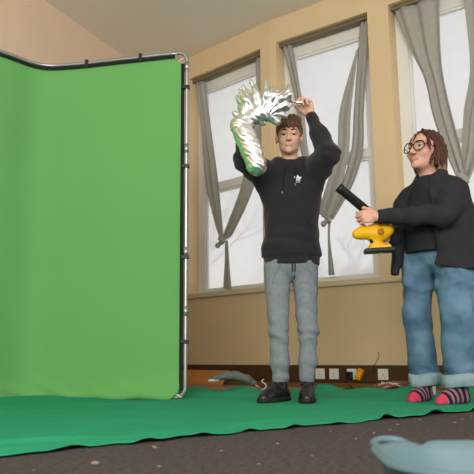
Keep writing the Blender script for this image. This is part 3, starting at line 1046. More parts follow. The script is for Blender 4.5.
    # cuffs
    for el, wr in ((elL, wrL), (elR, wrR)):
        d = unit(wr - el)
        MB().tube([wr - d * 0.055, wr - d * 0.05, wr - d * .02, wr + d * 0.004], [0.036, 0.0385, .037, 0.034], 16).build('cuff', M['hoodie'], root, base, smooth=True)
    # kangaroo pocket seam, printed emblem, cords
    pk = []
    for (x, z) in ((0.215, .90), (0.215, .945), (0.25, 1.075), (0.415, 1.075), (0.452, .945), (0.452, .90)):
        pk.append(front(x, z) + Vector((0, -0.001, 0)))
    MB().tube(spline(pk, 4), 0.0035, 5).build('pocket_seam', M['hoodie'], root, base, smooth=True)
    cx, cz = 0.369, 1.312
    ey0, ey1, ez0, ez1 = front(cx - .025, cz).y, front(cx + .025, cz).y, front(cx, cz - .025).y, front(cx, cz + .025).y
    def leaf(ang, L, w):
        a = radians(ang); o = []
        n = 14
        for i in range(n):
            q = 2 * pi * i / n
            lx = L * 0.5 * (1 - cos(q)); ly = w * sin(q)
            o.append((lx * sin(a) + ly * cos(a), lx * cos(a) - ly * sin(a)))
        return o
    em = MB()
    def patch(poly):
        vs = []
        for dy in (-0.003, 0.004):
            for (px, pz) in poly:
                vs.append((cx + px * .85, ey0 + (ey1 - ey0) * (px + .025) / .05 + (ez1 - ez0) * pz / .05 + dy, cz + pz * .85))
        n = len(poly)
        em.add(vs, [tuple(range(n)), tuple(range(2 * n - 1, n - 1, -1))] + [(i, i + n, (i + 1) % n + n, (i + 1) % n) for i in range(n)])
    for ang in (-52, 0, 52): patch(leaf(ang, 0.032, 0.0085))
    for k in range(3): patch([(-0.017, -.002 - k * .0046), (0.017, -.002 - k * .0046), (0.016, -.0046 - k * .0046), (-0.016, -.0046 - k * .0046)])
    for k, w in enumerate((4.2, 3.6, 1.6, 3.8, 4.0, 3.4)):      # tiny lettering under the emblem
        x0 = -0.0155 + k * 0.0053
        patch([(x0, -.019), (x0 + w * .001, -.019), (x0 + w * .001, -.0245), (x0, -.0245)])
    eo = em.build('printed_emblem', M['print'], root, base)
    tag(eo, 'small white three-leaf emblem with lettering on the chest')
    for pts in ([(0.298, 1.395), (0.288, 1.35), (0.28, 1.29), (0.272, 1.235)], [(0.362, 1.39), (0.360, 1.35), (0.354, 1.31), (0.352, 1.285)]):
        q = [front(x, z) + Vector((0, -0.004, 0)) for x, z in pts]
        MB().tube(spline(q, 5), 0.0036, 6).build('drawstring', M['cord'], root, base, smooth=True)
        e = q[-1]
        MB().tube([e, e + Vector((0, -0.001, -0.016))], 0.0046, 6).build('cord_tip', M['alu'], root, base, smooth=True)
    # joggers
    j = SDF((0.13, 3.72, 0.06), (0.54, 4.02, 0.87), 0.005)
    j.cone((0.29, 3.885, 0.82), (0.37, 3.885, 0.82), 0.112, None, 0.02, (1, .95, 1))
    for hp, kn, an, sd in ((hipL, knL, anL, -1), (hipR, knR, anR, 1)):
        j.cone(hp + (sd * .004, 0, .0), hp + (sd * .007, -.003, -.13), 0.086, 0.073, 0.012)
        j.cone(hp + (sd * .007, -.003, -.13), kn, 0.073, 0.054, 0.01)
        j.cone(kn, kn * .45 + an * .55, 0.055, 0.056, 0.02)
        j.cone(kn * .45 + an * .55, an + (0, 0, .04), 0.055, 0.041, 0.02)
    def jf(p):
        x, y, z = p
        n = wave_noise(p, 22, 31, 3)
        knee = np.sin(60 * z + 16 * x + 3 * n) * (np.exp(-((z - .38) / .08) ** 2) + 1.3 * np.exp(-((z - .16) / .06) ** 2)) * 0.005
        lo = np.sin(26 * (x - .33) + 9 * z + 2 * n) * np.exp(-((z - .6) / .16) ** 2) * .004
        return 0.005 * n + knee + lo
    j.displace(jf)
    j.clip(lambda x, y, z: 0.116 - z + 0 * x + 0 * y)
    j.build('jogging_bottoms', M['joggers'], root, base, relax=1)
    jb = j.bvh()
    def jfront(x, z):
        h = jb.ray_cast(Vector((x, 3.4, z)), Vector((0, 1, 0)))
        return h[0] if h[0] is not None else Vector((x, 3.78, z))
    for pts in ([(0.322, .83), (0.323, .77), (0.326, .70)], [(0.337, .83), (0.339, .775), (0.336, .715)]):
        MB().tube(spline([jfront(x, z) + Vector((0, -.003, 0)) for x, z in pts], 5), 0.004, 6).build('waist_cord', M['cord'], root, base, smooth=True)
    for sx in (-1, 1):
        MB().tube(spline([jfront(0.328 + sx * .075, .80) + Vector((0, -.001, 0)), jfront(0.328 + sx * .105, .74) + Vector((0, -.001, 0)), jfront(0.328 + sx * .125, .68) + Vector((0, -.001, 0))], 4), 0.003, 5).build('pocket_edge', M['joggers'], root, base, smooth=True)
    # socks and shoes
    for an in (anL, anR):
        MB().tube([an + (0, 0, .05), an + (0, -.004, .01), an + (0, -.01, -.03)], [.038, .037, .04], 14).build('sock', M['sock_dark'], root, base, smooth=True)
    def shoe(heel, toe):
        heel = np.array(heel, float); toe = np.array(toe, float)
        d = unit(toe - heel); w = np.array((-d[1], d[0], 0)); L = np.linalg.norm(toe - heel)
        at = lambda a, b, c: heel + d * a * L + w * b + np.array((0, 0, c))
        sh = SDF(np.minimum(heel, toe) - (0.09, 0.09, 0.01), np.maximum(heel, toe) + (0.09, .09, .16), 0.0045)
        sh.chain([at(0.05, 0, .05), at(.4, 0, .05), at(.68, 0, .043), at(.90, 0, .034)], [.037, .038, .042, .031], .02)
        sh.cone(at(0.10, 0, .05), at(.14, 0, .068), .037, .036, .02)
        sh.cone(at(.25, 0, .072), at(.60, 0, .055), .03, .028, .025)
        sh.cone(at(.13, 0, .15), at(.13, 0, .085), .033, .030, 0.004, mode='sub')
        sh.clip(lambda x, y, z: 0.012 - z + 0 * x + 0 * y)
        so = sh.build('shoe', M['shoe'], root, base)
        sl = SDF(np.minimum(heel, toe) - (0.09, 0.09, 0.01), np.maximum(heel, toe) + (0.09, .09, .08), 0.005)
        sl.chain([at(0.05, 0, .018), at(.4, 0, .018), at(.68, 0, .018), at(.92, 0, .018)], [.043, .042, .047, .036], .02)
        sl.clip(lambda x, y, z: np.maximum(0.0125 - z, z - 0.037) + 0 * x + 0 * y)
        sl.build('sole', M['sole'], so, (0, 0, 0))
        so.children[0].data.transform(Matrix.Translation(-Vector(base)))
        for k in range(4):
            a = .30 + .09 * k; z = .106 - .009 * k
            MB().tube(spline([at(a, -.027, z - .014), at(a + .02, 0, z + .003), at(a + .03, .027, z - .014)], 4), .0035, 5).build('lace', M['lace'], so, base, smooth=True)
        MB().tube(spline([at(.31, 0, .106), at(.27, .035, .112), at(.36, .05, .085), at(.33, .01, .104)], 5), .003, 5).build('lace_bow', M['lace'], so, base, smooth=True)
        MB().tube(spline([at(.31, 0, .106), at(.25, -.035, .11), at(.36, -.05, .085), at(.33, -.01, .104)], 5), .003, 5).build('lace_bow', M['lace'], so, base, smooth=True)
    shoe((0.275, 3.925, 0), (0.125, 3.705, 0))
    shoe((0.41, 3.93, 0), (0.375, 3.67, 0))
    return wrL, wrR
wrL, wrR = make_man()

# ------------------------------------------------------------------ crumpled foil balloon
def make_balloon():
    Y = 3.56
    q = lambda x, z, dy=0.0: slide(x, z, Y + dy, 3.86)
    b = SDF((-0.10, 3.40, 1.24), (0.46, 3.80, 1.95), 0.0045)
    b.chain([q(.022, 1.675), q(.055, 1.615), q(.095, 1.52), q(.122, 1.425)], [.050, .058, .060, .058], .02)
    b.chain([q(.022, 1.68), q(.075, 1.72, .02), q(.15, 1.765, .03)], [.048, .045, .05], .02)
    b.ell(q(.15, 1.78, .03), (.095, .042, .072), .03)
    b.ell(q(.24, 1.80, .03), (.075, .036, .045), .03)
    rng = random.Random(9)
    # pleated blades leaning up to the left along the crumpled part
    for i in range(13):
        t = i / 12
        bx, bz = .07 + .27 * t, 1.715 + .115 * t
        L = (.10 + .105 * sin(pi * min(1, t * 1.25))) * rng.uniform(.85, 1.15)
        lean = -.45 + .5 * t + rng.uniform(-.15, .15)
        dy = .03 + .028 * (1 if i % 2 else -1)
        r = .030 * rng.uniform(.85, 1.2)
        m = (bx + lean * L * .5, bz + L * .55); c = (bx + lean * L, bz + L)
        b.cone(q(bx, bz, .03), q(*m, dy), r * 1.1, r, .008, (.75, .9, 1))
        b.cone(q(*m, dy), q(*c, dy + .01), r, r * .3, .008, (.75, .9, 1))
    for (p0, p1, r) in (((.19, 1.75), (.26, 1.70), .028), ((.24, 1.77), (.31, 1.74), .022), ((.13, 1.73), (.17, 1.69), .028), ((.3, 1.84), (.41, 1.83), .014), ((.03, 1.72), (-.005, 1.76), .03), ((.05, 1.72), (.03, 1.79), .026)):
        b.cone(q(*p0, .03), q(*p1, .035), r, r * .5, .012)
    c0 = q(.15, 1.70)
    def crin(p):
        x, y, z = p
        ang = np.arctan2(x - c0[0], z - c0[2])
        rad = np.sqrt((x - c0[0]) ** 2 + (z - c0[2]) ** 2)
        n = wave_noise(p, 30, 41, 3)
        up = np.clip((z - 1.60) / 0.08, 0, 1)
        pleat = (np.abs(np.sin(ang * 13 + 2 * n)) - .5) * np.clip(rad / .1, 0, 1) * 0.008 * up
        tub = (np.abs(np.sin(z * 95 + 40 * x + 2.2 * n)) - .5) * 0.0035 * (1 - up)
        return pleat + tub + 0.005 * n
    b.displace(crin)
    base = q(.1, 1.36)
    o = b.build('foil_balloon', M['foil'], None, base)
    o.location = base
    tag(o, 'crumpled silver foil balloon with a fat rounded end and pleated fan', 'balloon')
make_balloon()

# ------------------------------------------------------------------ the woman
def make_woman():
    base = np.array((1.15, 3.72, 0.0))
    YR = 3.75
    root = empty('person', base)
    tag(root, 'woman in glasses, open black jacket and wide blue jeans holding a blower', 'person')
    fw = unit((-0.80, -0.60, 0.12))
    hd = Head((1.130, 3.745, 1.466), fw, (0.02, 0, 1), wid=1.04, sc=1.12)
    hd.skin = M['skin2']
    shN, shF = np.array((1.26, 3.64, 1.188)), np.array((1.058, 3.85, 1.190))     # near and far shoulder
    elN = np.array((1.135, 3.475, 1.015)); wrN = slide(0.835, 1.072, 3.545, YR)
    elF = np.array((1.00, 3.86, 0.965)); wrF = slide(0.925, .955, 3.71, YR)
    hipN, hipF = np.array((1.235, 3.66, 0.80)), np.array((1.08, 3.83, 0.80))
    knN, knF = slide(1.265, .49, 3.60, YR), slide(1.028, .49, 3.80, YR)
    anN, anF = slide(1.255, .085, 3.62, YR), slide(1.052, .085, 3.83, YR)
    toeN, toeF = slide(1.115, .02, 3.50, YR), slide(0.985, .02, 3.70, YR)
    s = SDF((0.66, 3.36, 0.0), (1.46, 4.02, 1.66), 0.0048)
    hd.sculpt(s, 1.12, .006)
    s.cone((1.165, 3.775, 1.22), hd.P(0, -.02, -.06), .058, .056, .03)
    s.cone((1.17, 3.75, .85), (1.165, 3.755, 1.14), .11, .10, .03)
    s.cone(shN * .8 + shF * .2, shN * .2 + shF * .8, .045, None, .03)
    for sh, el, wr in ((shN, elN, wrN), (shF, elF, wrF)):
        s.cone(sh, el, .045, .038, .02); s.cone(el, wr, .037, .026, .015)
    for hp, kn, an, to in ((hipN, knN, anN, toeN), (hipF, knF, anF, toeF)):
        s.cone(hp, kn, .07, .045, .0); s.cone(kn, an, .045, .033, .02)
        s.cone(an + (0, 0, -.035), an + (to - an) * np.array((.6, .6, .8)), .024, .014, .02)
    hand(s, wrN, (-.93, .10, .02), (-.05, 1, -.1), 1, (58, 60, 62, 64), (.55, .75, .2), .95, 15)
    hand(s, wrF, (-.85, -.25, .0), (-.2, -1, -.1), -1, (60, 62, 64, 66), (.5, .7, .3), .93, 20)
    s.build('body', [M['skin2'], M['lip']], root, base, lambda c: hd.lips(c).astype(int), relax=1)
    hd.features(root, base, 0.35)
    # hair: chin-length bob, tucked behind the ear, loose strands at the front
    H = SDF(hd.O - 0.2, hd.O + 0.2, 0.0042)
    hd.ell(H, (0, -.022, .036), (.086, .100, .091), 0)
    def keep(x, y, z):
        X = x + 0 * y + 0 * z; Y = y + 0 * x + 0 * z; Z = z + 0 * x + 0 * y
        a, b, c = hd.local((X, Y, Z))
        # hairline: high over the brow, down past the temples, behind the ear
        edge = np.where(b > -0.03, -0.035 + (b + 0.03) * 1.22, -0.12)
        return (edge - c) * 0.6
    H.clip(keep)
    for a, c, r1, r2 in (((.050, -.060, .0), (.056, -.066, -.095), .046, .036), ((0, -.085, .0), (.005, -.095, -.105), .052, .040), ((-.050, -.055, .0), (-.058, -.06, -.095), .044, .034),
                         ((.068, -.045, .03), (.078, -.050, -.06), .026, .026), ((-.07, -.01, .02), (-.078, .0, -.085), .022, .014), ((.03, -.10, -.07), (.045, -.125, -.118), .03, .014), ((-.02, -.11, -.08), (-.02, -.13, -.115), .03, .014)):
        H.cone(hd.P(*a), hd.P(*c), r1 * hd.sc, r2 * hd.sc, .03)
    # hair swept from the parting to both temples, and loose strands
    H.chain([hd.P(-.02, .046, .102), hd.P(-.055, .056, .068), hd.P(-.070, .058, .01), hd.P(-.080, .060, -.03)], [.012, .010, .008, .004], .02)
    H.chain([hd.P(-.01, .062, .088), hd.P(.0, .086, .055), hd.P(.008, .094, .025)], [.006, .004, .003], .004)
    H.chain([hd.P(-.078, .02, -.03), hd.P(-.078, .045, -.075), hd.P(-.07, .05, -.10)], [.012, .010, .006], .01)
    H.displace(lambda p: 0.0022 * np.sin(hd.local(p)[0] * 230 + hd.local(p)[1] * 200 + 4 * np.sin(hd.local(p)[2] * 24)) + 0.002 * wave_noise(p, 40, 19))
    def tips(c):
        x, y, z = hd.local((c[:, 0], c[:, 1], c[:, 2]))
        return (z < -.092 + 0.012 * np.sin(x * 190 + y * 130)) & (y < 0)
    H.build('hair', [M['hair_w'], M['hair_tip']], root, base, lambda c: tips(c).astype(int))
    # round spectacles
    gl = empty('glasses', (0, 0, 0)); gl.parent = root
    fr = MB()
    for q in (-1, 1):
        ring = []
        for k in range(24):
            a = 2 * pi * k / 24
            ring.append(hd.P(q * .035 + .028 * cos(a), .103 - .014 * (abs(q * .035 + .028 * cos(a)) / .06) ** 2, -.004 + .0265 * sin(a)))
        fr.tube(ring, .0032, 6, closed=True)
        le = [hd.P(q * .034, .100, -.003)] + ring
        LB = MB().add(le + [p + hd.f * .0015 for p in le], [(0, 1 + k, 1 + (k + 1) % 24) for k in range(24)] + [(25, 26 + (k + 1) % 24, 26 + k) for k in range(24)])
        LB.build('lens', M['lens'], gl, base, smooth=True)
        MB().tube(spline([hd.P(q * .059, .089, .002), hd.P(q * .072, .05, .004), hd.P(q * .079, .0, .002), hd.P(q * .078, -.018, -.015)], 4), .0026, 6).build('temple_arm', M['black_plastic'], gl, base, smooth=True)
    fr.tube([hd.P(-.0095, .1005, .003), hd.P(0, .104, .007), hd.P(.0095, .1005, .003)], .0028, 6)
    fr.build('rims', M['black_plastic'], gl, base, smooth=True)
    # thin necklace cord
    nc = []
    for k in range(28):
        a = 2 * pi * k / 28
        c = np.array((1.152, 3.762, 1.315)) + np.array((.066 * cos(a), .066 * sin(a), 0)) + fw * np.array((1, 1, 0)) * 0.0
        dd = (cos(a) * fw[0] + sin(a) * fw[1])
        nc.append(c + np.array((0, 0, -.022 * dd)))
    MB().tube(nc, .0028, 5, closed=True).build('necklace', M['black_plastic'], root, base, smooth=True)
    # tee
    f2 = unit((fw[0], fw[1], 0)); sd = np.array((f2[1], -f2[0], 0))
    t = SDF((0.90, 3.42, .82), (1.44, 4.04, 1.36), .007)
    t.cone((1.165, 3.745, .85), (1.165, 3.745, 1.0), .172, .175, .03)
    t.cone((1.165, 3.745, 1.0), (1.16, 3.755, 1.18), .175, .135, .05)
    t.cone(shN * .8 + shF * .2, shN * .2 + shF * .8, .07, None, .06)
    t.ell((1.163, 3.77, 1.27), (.078, .078, .045), .04)
    t.cone((1.165, 3.765, 1.30), (1.16, 3.755, 1.40), .060, .07, .006, mode='sub')
    t.displace(lambda p: .006 * wave_noise(p, 20, 51) + .004 * np.sin(40 * p[2] + 3 * wave_noise(p, 12, 5)))
    t.clip(lambda x, y, z: .845 - z + 0 * x + 0 * y)
    t.build('tee_shirt', M['tee'], root, base, relax=1)
    # jacket, open at the front
    g = SDF((0.78, 3.34, .68), (1.56, 4.10, 1.38), .007)
    g.cone((1.185, 3.745, .78), (1.18, 3.745, 1.02), .212, .205, .03)
    g.cone((1.18, 3.745, 1.0), (1.172, 3.75, 1.17), .205, .155, .06)
    g.cone(shN * .93 + shF * .07, shN * .07 + shF * .93, .074, None, .06)
    g.ell((1.175, 3.785, 1.28), (.088, .085, .055), .04)
    g.cone((1.275, 3.64, .70), (1.265, 3.66, 1.02), .135, .115, .05)
    # front wedge removed so that the tee shows
    c0 = np.array((1.17, 3.75, 0))
    def wedge(x, y, z):
        a = (x - c0[0]) * f2[0] + (y - c0[1]) * f2[1] + 0 * z
        b = (x - c0[0]) * sd[0] + (y - c0[1]) * sd[1] + 0 * z
        wN = .105 + .05 * np.clip((1.2 - z) / .4, 0, 1) - .045 * np.clip((z - 1.15) / .12, 0, 1)
        wF = .085 + .02 * np.clip((1.2 - z) / .4, 0, 1) - .03 * np.clip((z - 1.15) / .12, 0, 1)
        d = np.minimum(np.minimum(a - .03, wN - b), wF + b)
        return d
    g.clip(wedge)
    # inner hollow (so the open flaps have an inside)
    g.cone((1.175, 3.745, .66), (1.172, 3.745, 1.0), .180, .178, .01, mode='sub')
    g.cone((1.165, 3.765, 1.28), (1.16, 3.755, 1.42), .067, .08, .01, mode='sub')
    for sh, el, wr in ((shN, elN, wrN), (shF, elF, wrF)):
        mid = (sh + el) / 2
        g.cone(sh, mid, .071, .068, .05); g.cone(mid, el, .068, .062, .03)
        e2 = wr - unit(wr - el) * .008
        g.cone(el, (el + e2) / 2, .063, .053, .025); g.cone((el + e2) / 2, e2, .053, .043, .02)
    # loose far front flap
    g.cone((.925, 3.80, .70), (.955, 3.80, .98), .026, .034, .04, (1, 1.6, 1)); g.cone((.955, 3.80, .98), (1.0, 3.84, 1.15), .034, .05, .05)
    # collar fold
    g.chain([np.array((1.175, 3.785, 1.335)) + sd * .07 + f2 * (-.02), np.array((1.172, 3.76, 1.315)) + sd * .082 + f2 * .03, np.array((1.17, 3.75, 1.24)) + sd * .07 + f2 * .10], [.018, .018, .014], .015)
    g.chain([np.array((1.175, 3.785, 1.335)) - sd * .07 + f2 * (-.02), np.array((1.172, 3.76, 1.31)) - sd * .08 + f2 * .03, np.array((1.17, 3.75, 1.24)) - sd * .065 + f2 * .10], [.016, .016, .012], .015)
    g.chain([np.array((1.175, 3.785, 1.335)) + sd * .07 - f2 * .02, np.array((1.175, 3.785, 1.335)) - f2 * .09, np.array((1.175, 3.785, 1.335)) - sd * .07 - f2 * .02], [.018, .018, .018], .015)
    def jf(p):
        x, y, z = p
        n = wave_noise(p, 15, 61, 3)
        slv = np.sin(60 * x + 25 * z + 3 * n) * (x < 1.16) * (y < 3.62) * .0045
        drp = np.sin(40 * x - 30 * y + 2.5 * n) * np.exp(-((z - .85) / .14) ** 2) * .006
        return .007 * n + slv + drp
    g.displace(jf)
    g.clip(lambda x, y, z: (.728 + .012 * np.sin(9 * x + 1) + .035 * np.exp(-((x - 1.10) / .10) ** 2) * (y < 3.7)) - z + 0 * y)
    g.build('jacket', M['jacket'], root, base, relax=1)
    # jeans
    j = SDF((0.86, 3.42, .04), (1.44, 4.02, .92), .0058)
    j.cone((1.20, 3.72, .86), (1.12, 3.80, .86), .135, None, .02)
    for hp, kn, an, r in ((hipN, knN, anN, (.110, .108, .1, .095)), (hipF, knF, anF, (.112, .09, .079, .082))):
        md = hp * .5 + kn * .5
        j.cone(hp, md, r[0], r[1], .035); j.cone(md, kn, r[1], r[2], .02)
        j.cone(kn, an + (0, 0, .03), r[2], r[3], .02)
    def df(p):
        x, y, z = p
        n = wave_noise(p, 19, 71, 3)
        hor = np.sin(55 * z + 14 * x + 3 * n) * (np.exp(-((z - .68) / .08) ** 2) + .8 * np.exp(-((z - .42) / .06) ** 2) + np.exp(-((z - .19) / .05) ** 2)) * .006
        ver = np.sin(30 * x - 22 * y + 6 * z + 2 * n) * .005
        return .006 * n + hor + ver
    j.displace(df)
    j.clip(lambda x, y, z: .135 - z + 0 * x + 0 * y)
    j.build('jeans', M['denim'], root, base, relax=1)
    jb = j.bvh()
    # seams and pocket stitching, fly
    def jfront(x, z):
        h = jb.ray_cast(Vector((x, 3.2, z)), Vector((0, 1, 0)))
        return (h[0] + Vector((0, -.001, 0))) if h[0] is not None else None
    for pts in ([(1.06, .84), (1.075, .80), (1.10, .77), (1.125, .76)], [(1.02, .84), (1.015, .7), (1.0, .6), (.99, .5), (.985, .3), (.99, .18)], [(1.27, .6), (1.275, .45), (1.275, .3), (1.27, .18)]):
        q = [jfront(*p) for p in pts]
        if all(v is not None for v in q):
            MB().tube(spline(q, 4), .003, 5).build('seam', M['denim'], root, base, smooth=True)
    # turned-up cuffs
    for an, r in ((anN, .098), (anF, .085)):
        c = MB(); ring_o, n = [], 40
        prof = [(r - .01, .165), (r + .006, .160), (r + .009, .13), (r + .007, .098), (r - .002, .092), (r - .012, .10), (r - .012, .15)]
        vs, fs = [], []
        for i in range(n):
            a = 2 * pi * i / n
            for (rr_, z) in prof:
                k = rr_ + .004 * sin(5 * a + 20 * z) + .002 * sin(11 * a)
                vs.append((an[0] + k * cos(a), an[1] + k * sin(a), z + .006 * sin(2 * a + an[0] * 9)))
        m_ = len(prof)
        for i in range(n):
            for k in range(m_):
                fs.append((i * m_ + k, ((i + 1) % n) * m_ + k, ((i + 1) % n) * m_ + (k + 1) % m_, i * m_ + (k + 1) % m_))
        c.add(vs, fs).build('turned_up_cuff', M['denim_in'], root, base, smooth=True)
    # striped socks
    for an, to in ((anN, toeN), (anF, toeF)):
        hl = an.copy(); hl[2] = .035
        d = unit((to - hl) * (1, 1, 0)); hl = hl - d * .03
        to2 = hl + d * .235; w = np.array((-d[1], d[0], 0))
        at = lambda a, c: hl + (to2 - hl) * np.array((a, a, 0)) + np.array((0, 0, c - .035))
        k = SDF(np.minimum(hl, to2) - (.09, .09, .05), np.maximum(hl, to2) + (.09, .09, .2), .0042)
        k.chain([at(.05, .036), at(.45, .036), at(.72, .03), at(.93, .024)], [.034, .035, .040, .026], .02)
        k.cone(at(.15, .05), at(.16, .16), .037, .045, .025)
        k.cone(at(.25, .085), at(.65, .045), .032, .028, .03)
        k.clip(lambda x, y, z: .011 - z + 0 * x + 0 * y)
        def stripe(c):
            u = (c - hl) @ d / .235
            v = u - (c[:, 2] - .03) * 1.2
            st = (np.floor(v * 11) % 2).astype(int) + 1
            st[u > .84] = 0
            return st
        k.build('sock', [M['sock_pink'], M['sock_black'], M['sock_stripe']], root, base, stripe)
make_woman()

# ------------------------------------------------------------------ cordless blower
def make_blower():
    YR, Y = 3.75, 3.60
    q = lambda x, z, dy=0.0: slide(x, z, Y + dy, YR)
    base = q(.83, .86)
    root = empty('leaf_blower', base)
    tag(root, 'yellow cordless blower with long black tube in the hands of the woman', 'blower')
    # tube
    a, b = q(.605, 1.252), q(.862, 1.022, .02)
    d = (b - a); n = 14; ro, ri = .026, .021
    dU = Vector(unit(d)); up = Vector((0, 1, 0)); up = (up - dU * up.dot(dU)).normalized(); bt = dU.cross(up)
    vs, fs = [], []
    prof = [(0.22, ri), (0.0, ri), (-.004, ro + .001), (.06, ro + .002), (.075, ro), (1.0, ro + .002), (1.0, .001)]
    for t, r in prof:
        c = Vector(a) + Vector(d) * t
        for k in range(n):
            g = 2 * pi * k / n
            vs.append(c + (up * cos(g) + bt * sin(g)) * r)
    for i in range(len(prof) - 1):
        for k in range(n):
            fs.append((i * n + k, i * n + (k + 1) % n, (i + 1) * n + (k + 1) % n, (i + 1) * n + k))
    MB().add(vs, fs).build('blower_tube', M['black_plastic'], root, base, smooth=True)
    # housing
    h = SDF((.60, 3.48, .76), (.98, 3.76, 1.12), .004)
    h.ell(q(.835, .975, .01), (.060, .046, .052), .02)
    h.cone(q(.80, .978, .01), q(.728, .972, .0), .043, .036, .02)
    h.cone(q(.728, .972), q(.705, .966), .036, .028, .01)
    h.cone(q(.80, .96, .01), q(.815, .905, .01), .036, .026, .02)
    h.cone(q(.815, .91, .01), q(.84, .875, .01), .026, .024, .015)
    h.cone(q(.785, .882, .01), q(.885, .888, .01), .02, .018, .015, (1, 1.6, 1))
    h.cone(q(.885, .99, .01), q(.85, 1.03, .015), .035, .032, .02)
    h.build('housing', M['yellow'], root, base)
    # battery
    c = q(.832, .868, .01)
    B = MB().bbox(-.085, .085, -.04, .04, -.013, .013, .007)
    B_ = B.build('battery', M['black_plastic'], root, base)
    R3 = Matrix.Rotation(radians(-3), 4, 'Y')
    B_.data.transform(Matrix.Translation(Vector(base)))
    B_.data.transform(Matrix.Translation(Vector(c) - Vector(base)) @ R3)
    # trigger, vent and nozzle ring
    MB().tube([q(.787, .94, -.005), q(.792, .915, -.005)], .012, 8).build('trigger', M['black_plastic'], root, base, smooth=True)
    v = q(.845, .982, -.042)
    MB().tube([v, v + np.array((0, .014, 0))], .02, 14).build('vent_cap', M['orange_plug'], root, base, smooth=True)
    for k in range(4):
        z = -.012 + .008 * k
        MB().box(v[0] - .014, v[0] + .014, v[1] - .002, v[1] + .002, v[2] + z - .0015, v[2] + z + .0015).build('vent_slot', M['black_plastic'], root, base)
make_blower()

# ------------------------------------------------------------------ small things along the wall and on the carpet
def make_small():
    # cardboard sheet leaning on the skirting by the frame
    W = FA
    cb = empty('cardboard_sheet', matrix=FA @ Matrix.Translation((-0.83, -0.17, 0.004)) @ Matrix.Rotation(radians(-38), 4, 'X'))
    tag(cb, 'brown cardboard sheet leaning against the trunking beside the green screen', 'cardboard')
    MB().bbox(-.34, .34, -.004, .004, 0.0, .165, .002).build('board', M['card'], cb)
    MB().bbox(-.34, .34, -.0055, -.0042, .085, .088, .0005).build('crease', M['card'], cb)
    # grey tool lying on the cloth edge
    b0 = np.array((-0.02, 4.78, 0.05))
    root = empty('hand_tool', b0)
    tag(root, 'grey plastic hand tool with pale tip lying behind the green cloth', 'tool')
    s = SDF((-.28, 4.62, .0), (.24, 4.95, .20), .0045)
    s.chain([(-.17, 4.76, .115), (-.10, 4.77, .128), (-.03, 4.78, .13), (.06, 4.79, .105), (.11, 4.80, .075)], [.02, .032, .038, .032, .022], .02, (1, 1, .8))
    s.displace(lambda p: .003 * wave_noise(p, 60, 81))
    s.build('tool_body', M['grey_plastic'], root, b0)
    MB().tube([(-.215, 4.755, .095), (-.18, 4.757, .10), (-.14, 4.763, .105)], [.009, .013, .014], 10).build('tool_tip', M['white_plastic'], root, b0, smooth=True)
    MB().tube(spline([(.11, 4.80, .07), (.15, 4.78, .045), (.18, 4.76, .03), (.20, 4.77, .06), (.17, 4.79, .085), (.185, 4.82, .10)], 6), .0055, 6).build('tool_flex', M['pale_cord'], root, b0, smooth=True)
    MB().tube(spline([(.07, 4.77, .06), (.10, 4.74, .045), (.13, 4.73, .04), (.16, 4.75, .05)], 6), .009, 6).build('tool_handle', M['red_cord'], root, b0, smooth=True)
    # tangle of flex behind the woman's feet
    r = random.Random(12)
    root = empty('tangled_cable', (1.02, 4.72, 0.0))
    tag(root, 'reddish tangled cable heaped behind the feet of the woman', 'cable')
    for k, m in enumerate((M['red_cord'], M['pale_cord'], M['red_cord'])):
        pts = []
        for i in range(14):
            a = i * 1.1 + k * 2
            pts.append((1.10 + .10 * cos(a) * r.uniform(.6, 1.1) + .04 * (k - 1), 4.74 + .05 * sin(a), .045 + .020 * sin(a * 1.7 + k) + .008 * k))
        MB().tube(spline(pts, 5), .007 - .001 * k, 6).build('loop', m, root, (1.02, 4.72, 0), smooth=True)
    wb = MB().bbox(1.205, 1.275, 4.30, 4.36, 0.012, .10, .006).build('white_carton', M['white_plastic'])
    tag(wb, 'small white carton standing between the striped socks', 'carton')
    # floor cable at the cloth's back edge
    fc = MB().tube(spline([(0.50, 5.05, .012), (.62, 5.0, .012), (.75, 5.1, .012), (.9, 5.02, .012), (1.05, 4.98, .012)], 6), .006, 6).build('floor_cable', M['cord'])
    tag(fc, 'dark cable lying along the wall behind the green cloth', 'cable')
    # scraps on the carpet
    spots = [(-.37, 1.748), (-.251, 2.029), (-.05, 1.95), (.12, 2.1), (.33, 2.42), (.42, 2.55), (.47, 2.35), (.62, 2.62), (.75, 2.78), (.93, 2.8), (-.2, 1.7), (.2, 1.85), (.55, 2.45), (.86, 2.68), (-.5, 1.66), (.05, 1.72), (.38, 2.2), (1.02, 2.95)]
    me = None
    for i, (x, y) in enumerate(spots):
        if me is None:
            s = SDF((-.02, -.02, -.01), (.02, .02, .02), .0035)
            s.ell((0, 0, .003), (.011, .007, .004), 0.003); s.ell((.006, .004, .005), (.006, .006, .004), .003)
            s.displace(lambda p: .002 * wave_noise(p, 300, 2))
            o = s.build('paper_scrap', M['scrap']); me = o.data
        else:
            o = bpy.data.objects.new('paper_scrap', me); COL.objects.link(o)
        o.location = (x, y, .0015); o.rotation_euler = (0, 0, i * 1.9)
        k = r.uniform(.35, .7) if i not in (0, 1) else 1.0
        o.scale = (k, k, k)
        tag(o, 'tiny pale scrap of litter on the dark carpet in front of the green cloth', 'scrap', 'scraps on the carpet')
make_small()

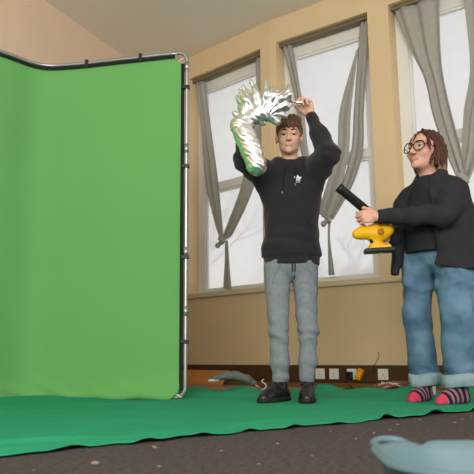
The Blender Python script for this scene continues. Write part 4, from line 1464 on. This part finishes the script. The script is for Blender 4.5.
# ------------------------------------------------------------------ pale blue plastic dustpan in the near right corner
def make_tub():
    base = np.array((0.405, 1.15, 0.0))
    root = empty('plastic_tub', base)
    tag(root, 'pale blue plastic tub with a strap handle on carpet at lower right', 'tub')
    # rounded-rectangle plan, flared sides, lip
    def plan(hw, hd, r, n=12):
        out = []
        for cx, cy, a0 in ((hw - r, hd - r, 0), (-hw + r, hd - r, 90), (-hw + r, -hd + r, 180), (hw - r, -hd + r, 270)):
            for k in range(n + 1):
                a = radians(a0 + 90 * k / n)
                out.append((cx + r * cos(a), cy + r * sin(a)))
        res = []
        for i, p in enumerate(out):
            q = out[(i + 1) % len(out)]; res.append(p)
            if (i + 1) % (n + 1) == 0:
                for k in range(1, 24): res.append((p[0] + (q[0] - p[0]) * k / 24, p[1] + (q[1] - p[1]) * k / 24))
        return res
    levels = [(.15, .17, .0), (.165, .19, .03), (.185, .215, .085), (.188, .218, .098), (.195, .226, .101), (.196, .227, .093), (.192, .222, .094),
              (.186, .217, .094)]
    outer = [(.145, .175, .004), (.150, .18, .0), (.165, .195, .03), (.186, .216, .085), (.190, .221, .096), (.200, .232, .098), (.201, .233, .104), (.194, .225, .107), (.183, .214, .102), (.176, .206, .085), (.156, .186, .03), (.140, .170, .012)]
    vs, fs = [], []
    N = None
    for hw, hd, z in outer:
        pl = plan(hw, hd * .80, .125)
        N = len(pl)
        for x, y in pl:
            # a pouring dip in the far rim
            dip = math.exp(-((x + .088) / .014) ** 2) * (1 if y > 0 else 0) * max(0, (z - .03) / .075)
            vs.append((base[0] + .03 + x, base[1] + y - .01 * dip * 0, z - .009 * dip))
    for i in range(len(outer) - 1):
        for k in range(N):
            fs.append((i * N + k, i * N + (k + 1) % N, (i + 1) * N + (k + 1) % N, (i + 1) * N + k))
    e = (len(outer) - 1) * N
    fs.append(tuple(range(e + N - 1, e - 1, -1)))
    fs.append(tuple(range(N)))
    TR = Matrix.Rotation(radians(-3), 3, 'Z')
    rot = lambda p: np.array(TR @ Vector(np.array(p) - base)) + base
    MB().add([rot(v) for v in vs], fs).build('tub_body', M['tub'], root, base, smooth=True)
    # strap handle looping off the far left corner
    c = base + (.03, 0, 0)
    MB().tube([rot(p) for p in spline([c + (-.176, .115, .098), c + (-.182, .155, .104), c + (-.160, .188, .107), c + (-.128, .192, .105), c + (-.105, .174, .096)], 8)],
              .0075, 10).build('strap_handle', M['tub'], root, base, smooth=True)
make_tub()
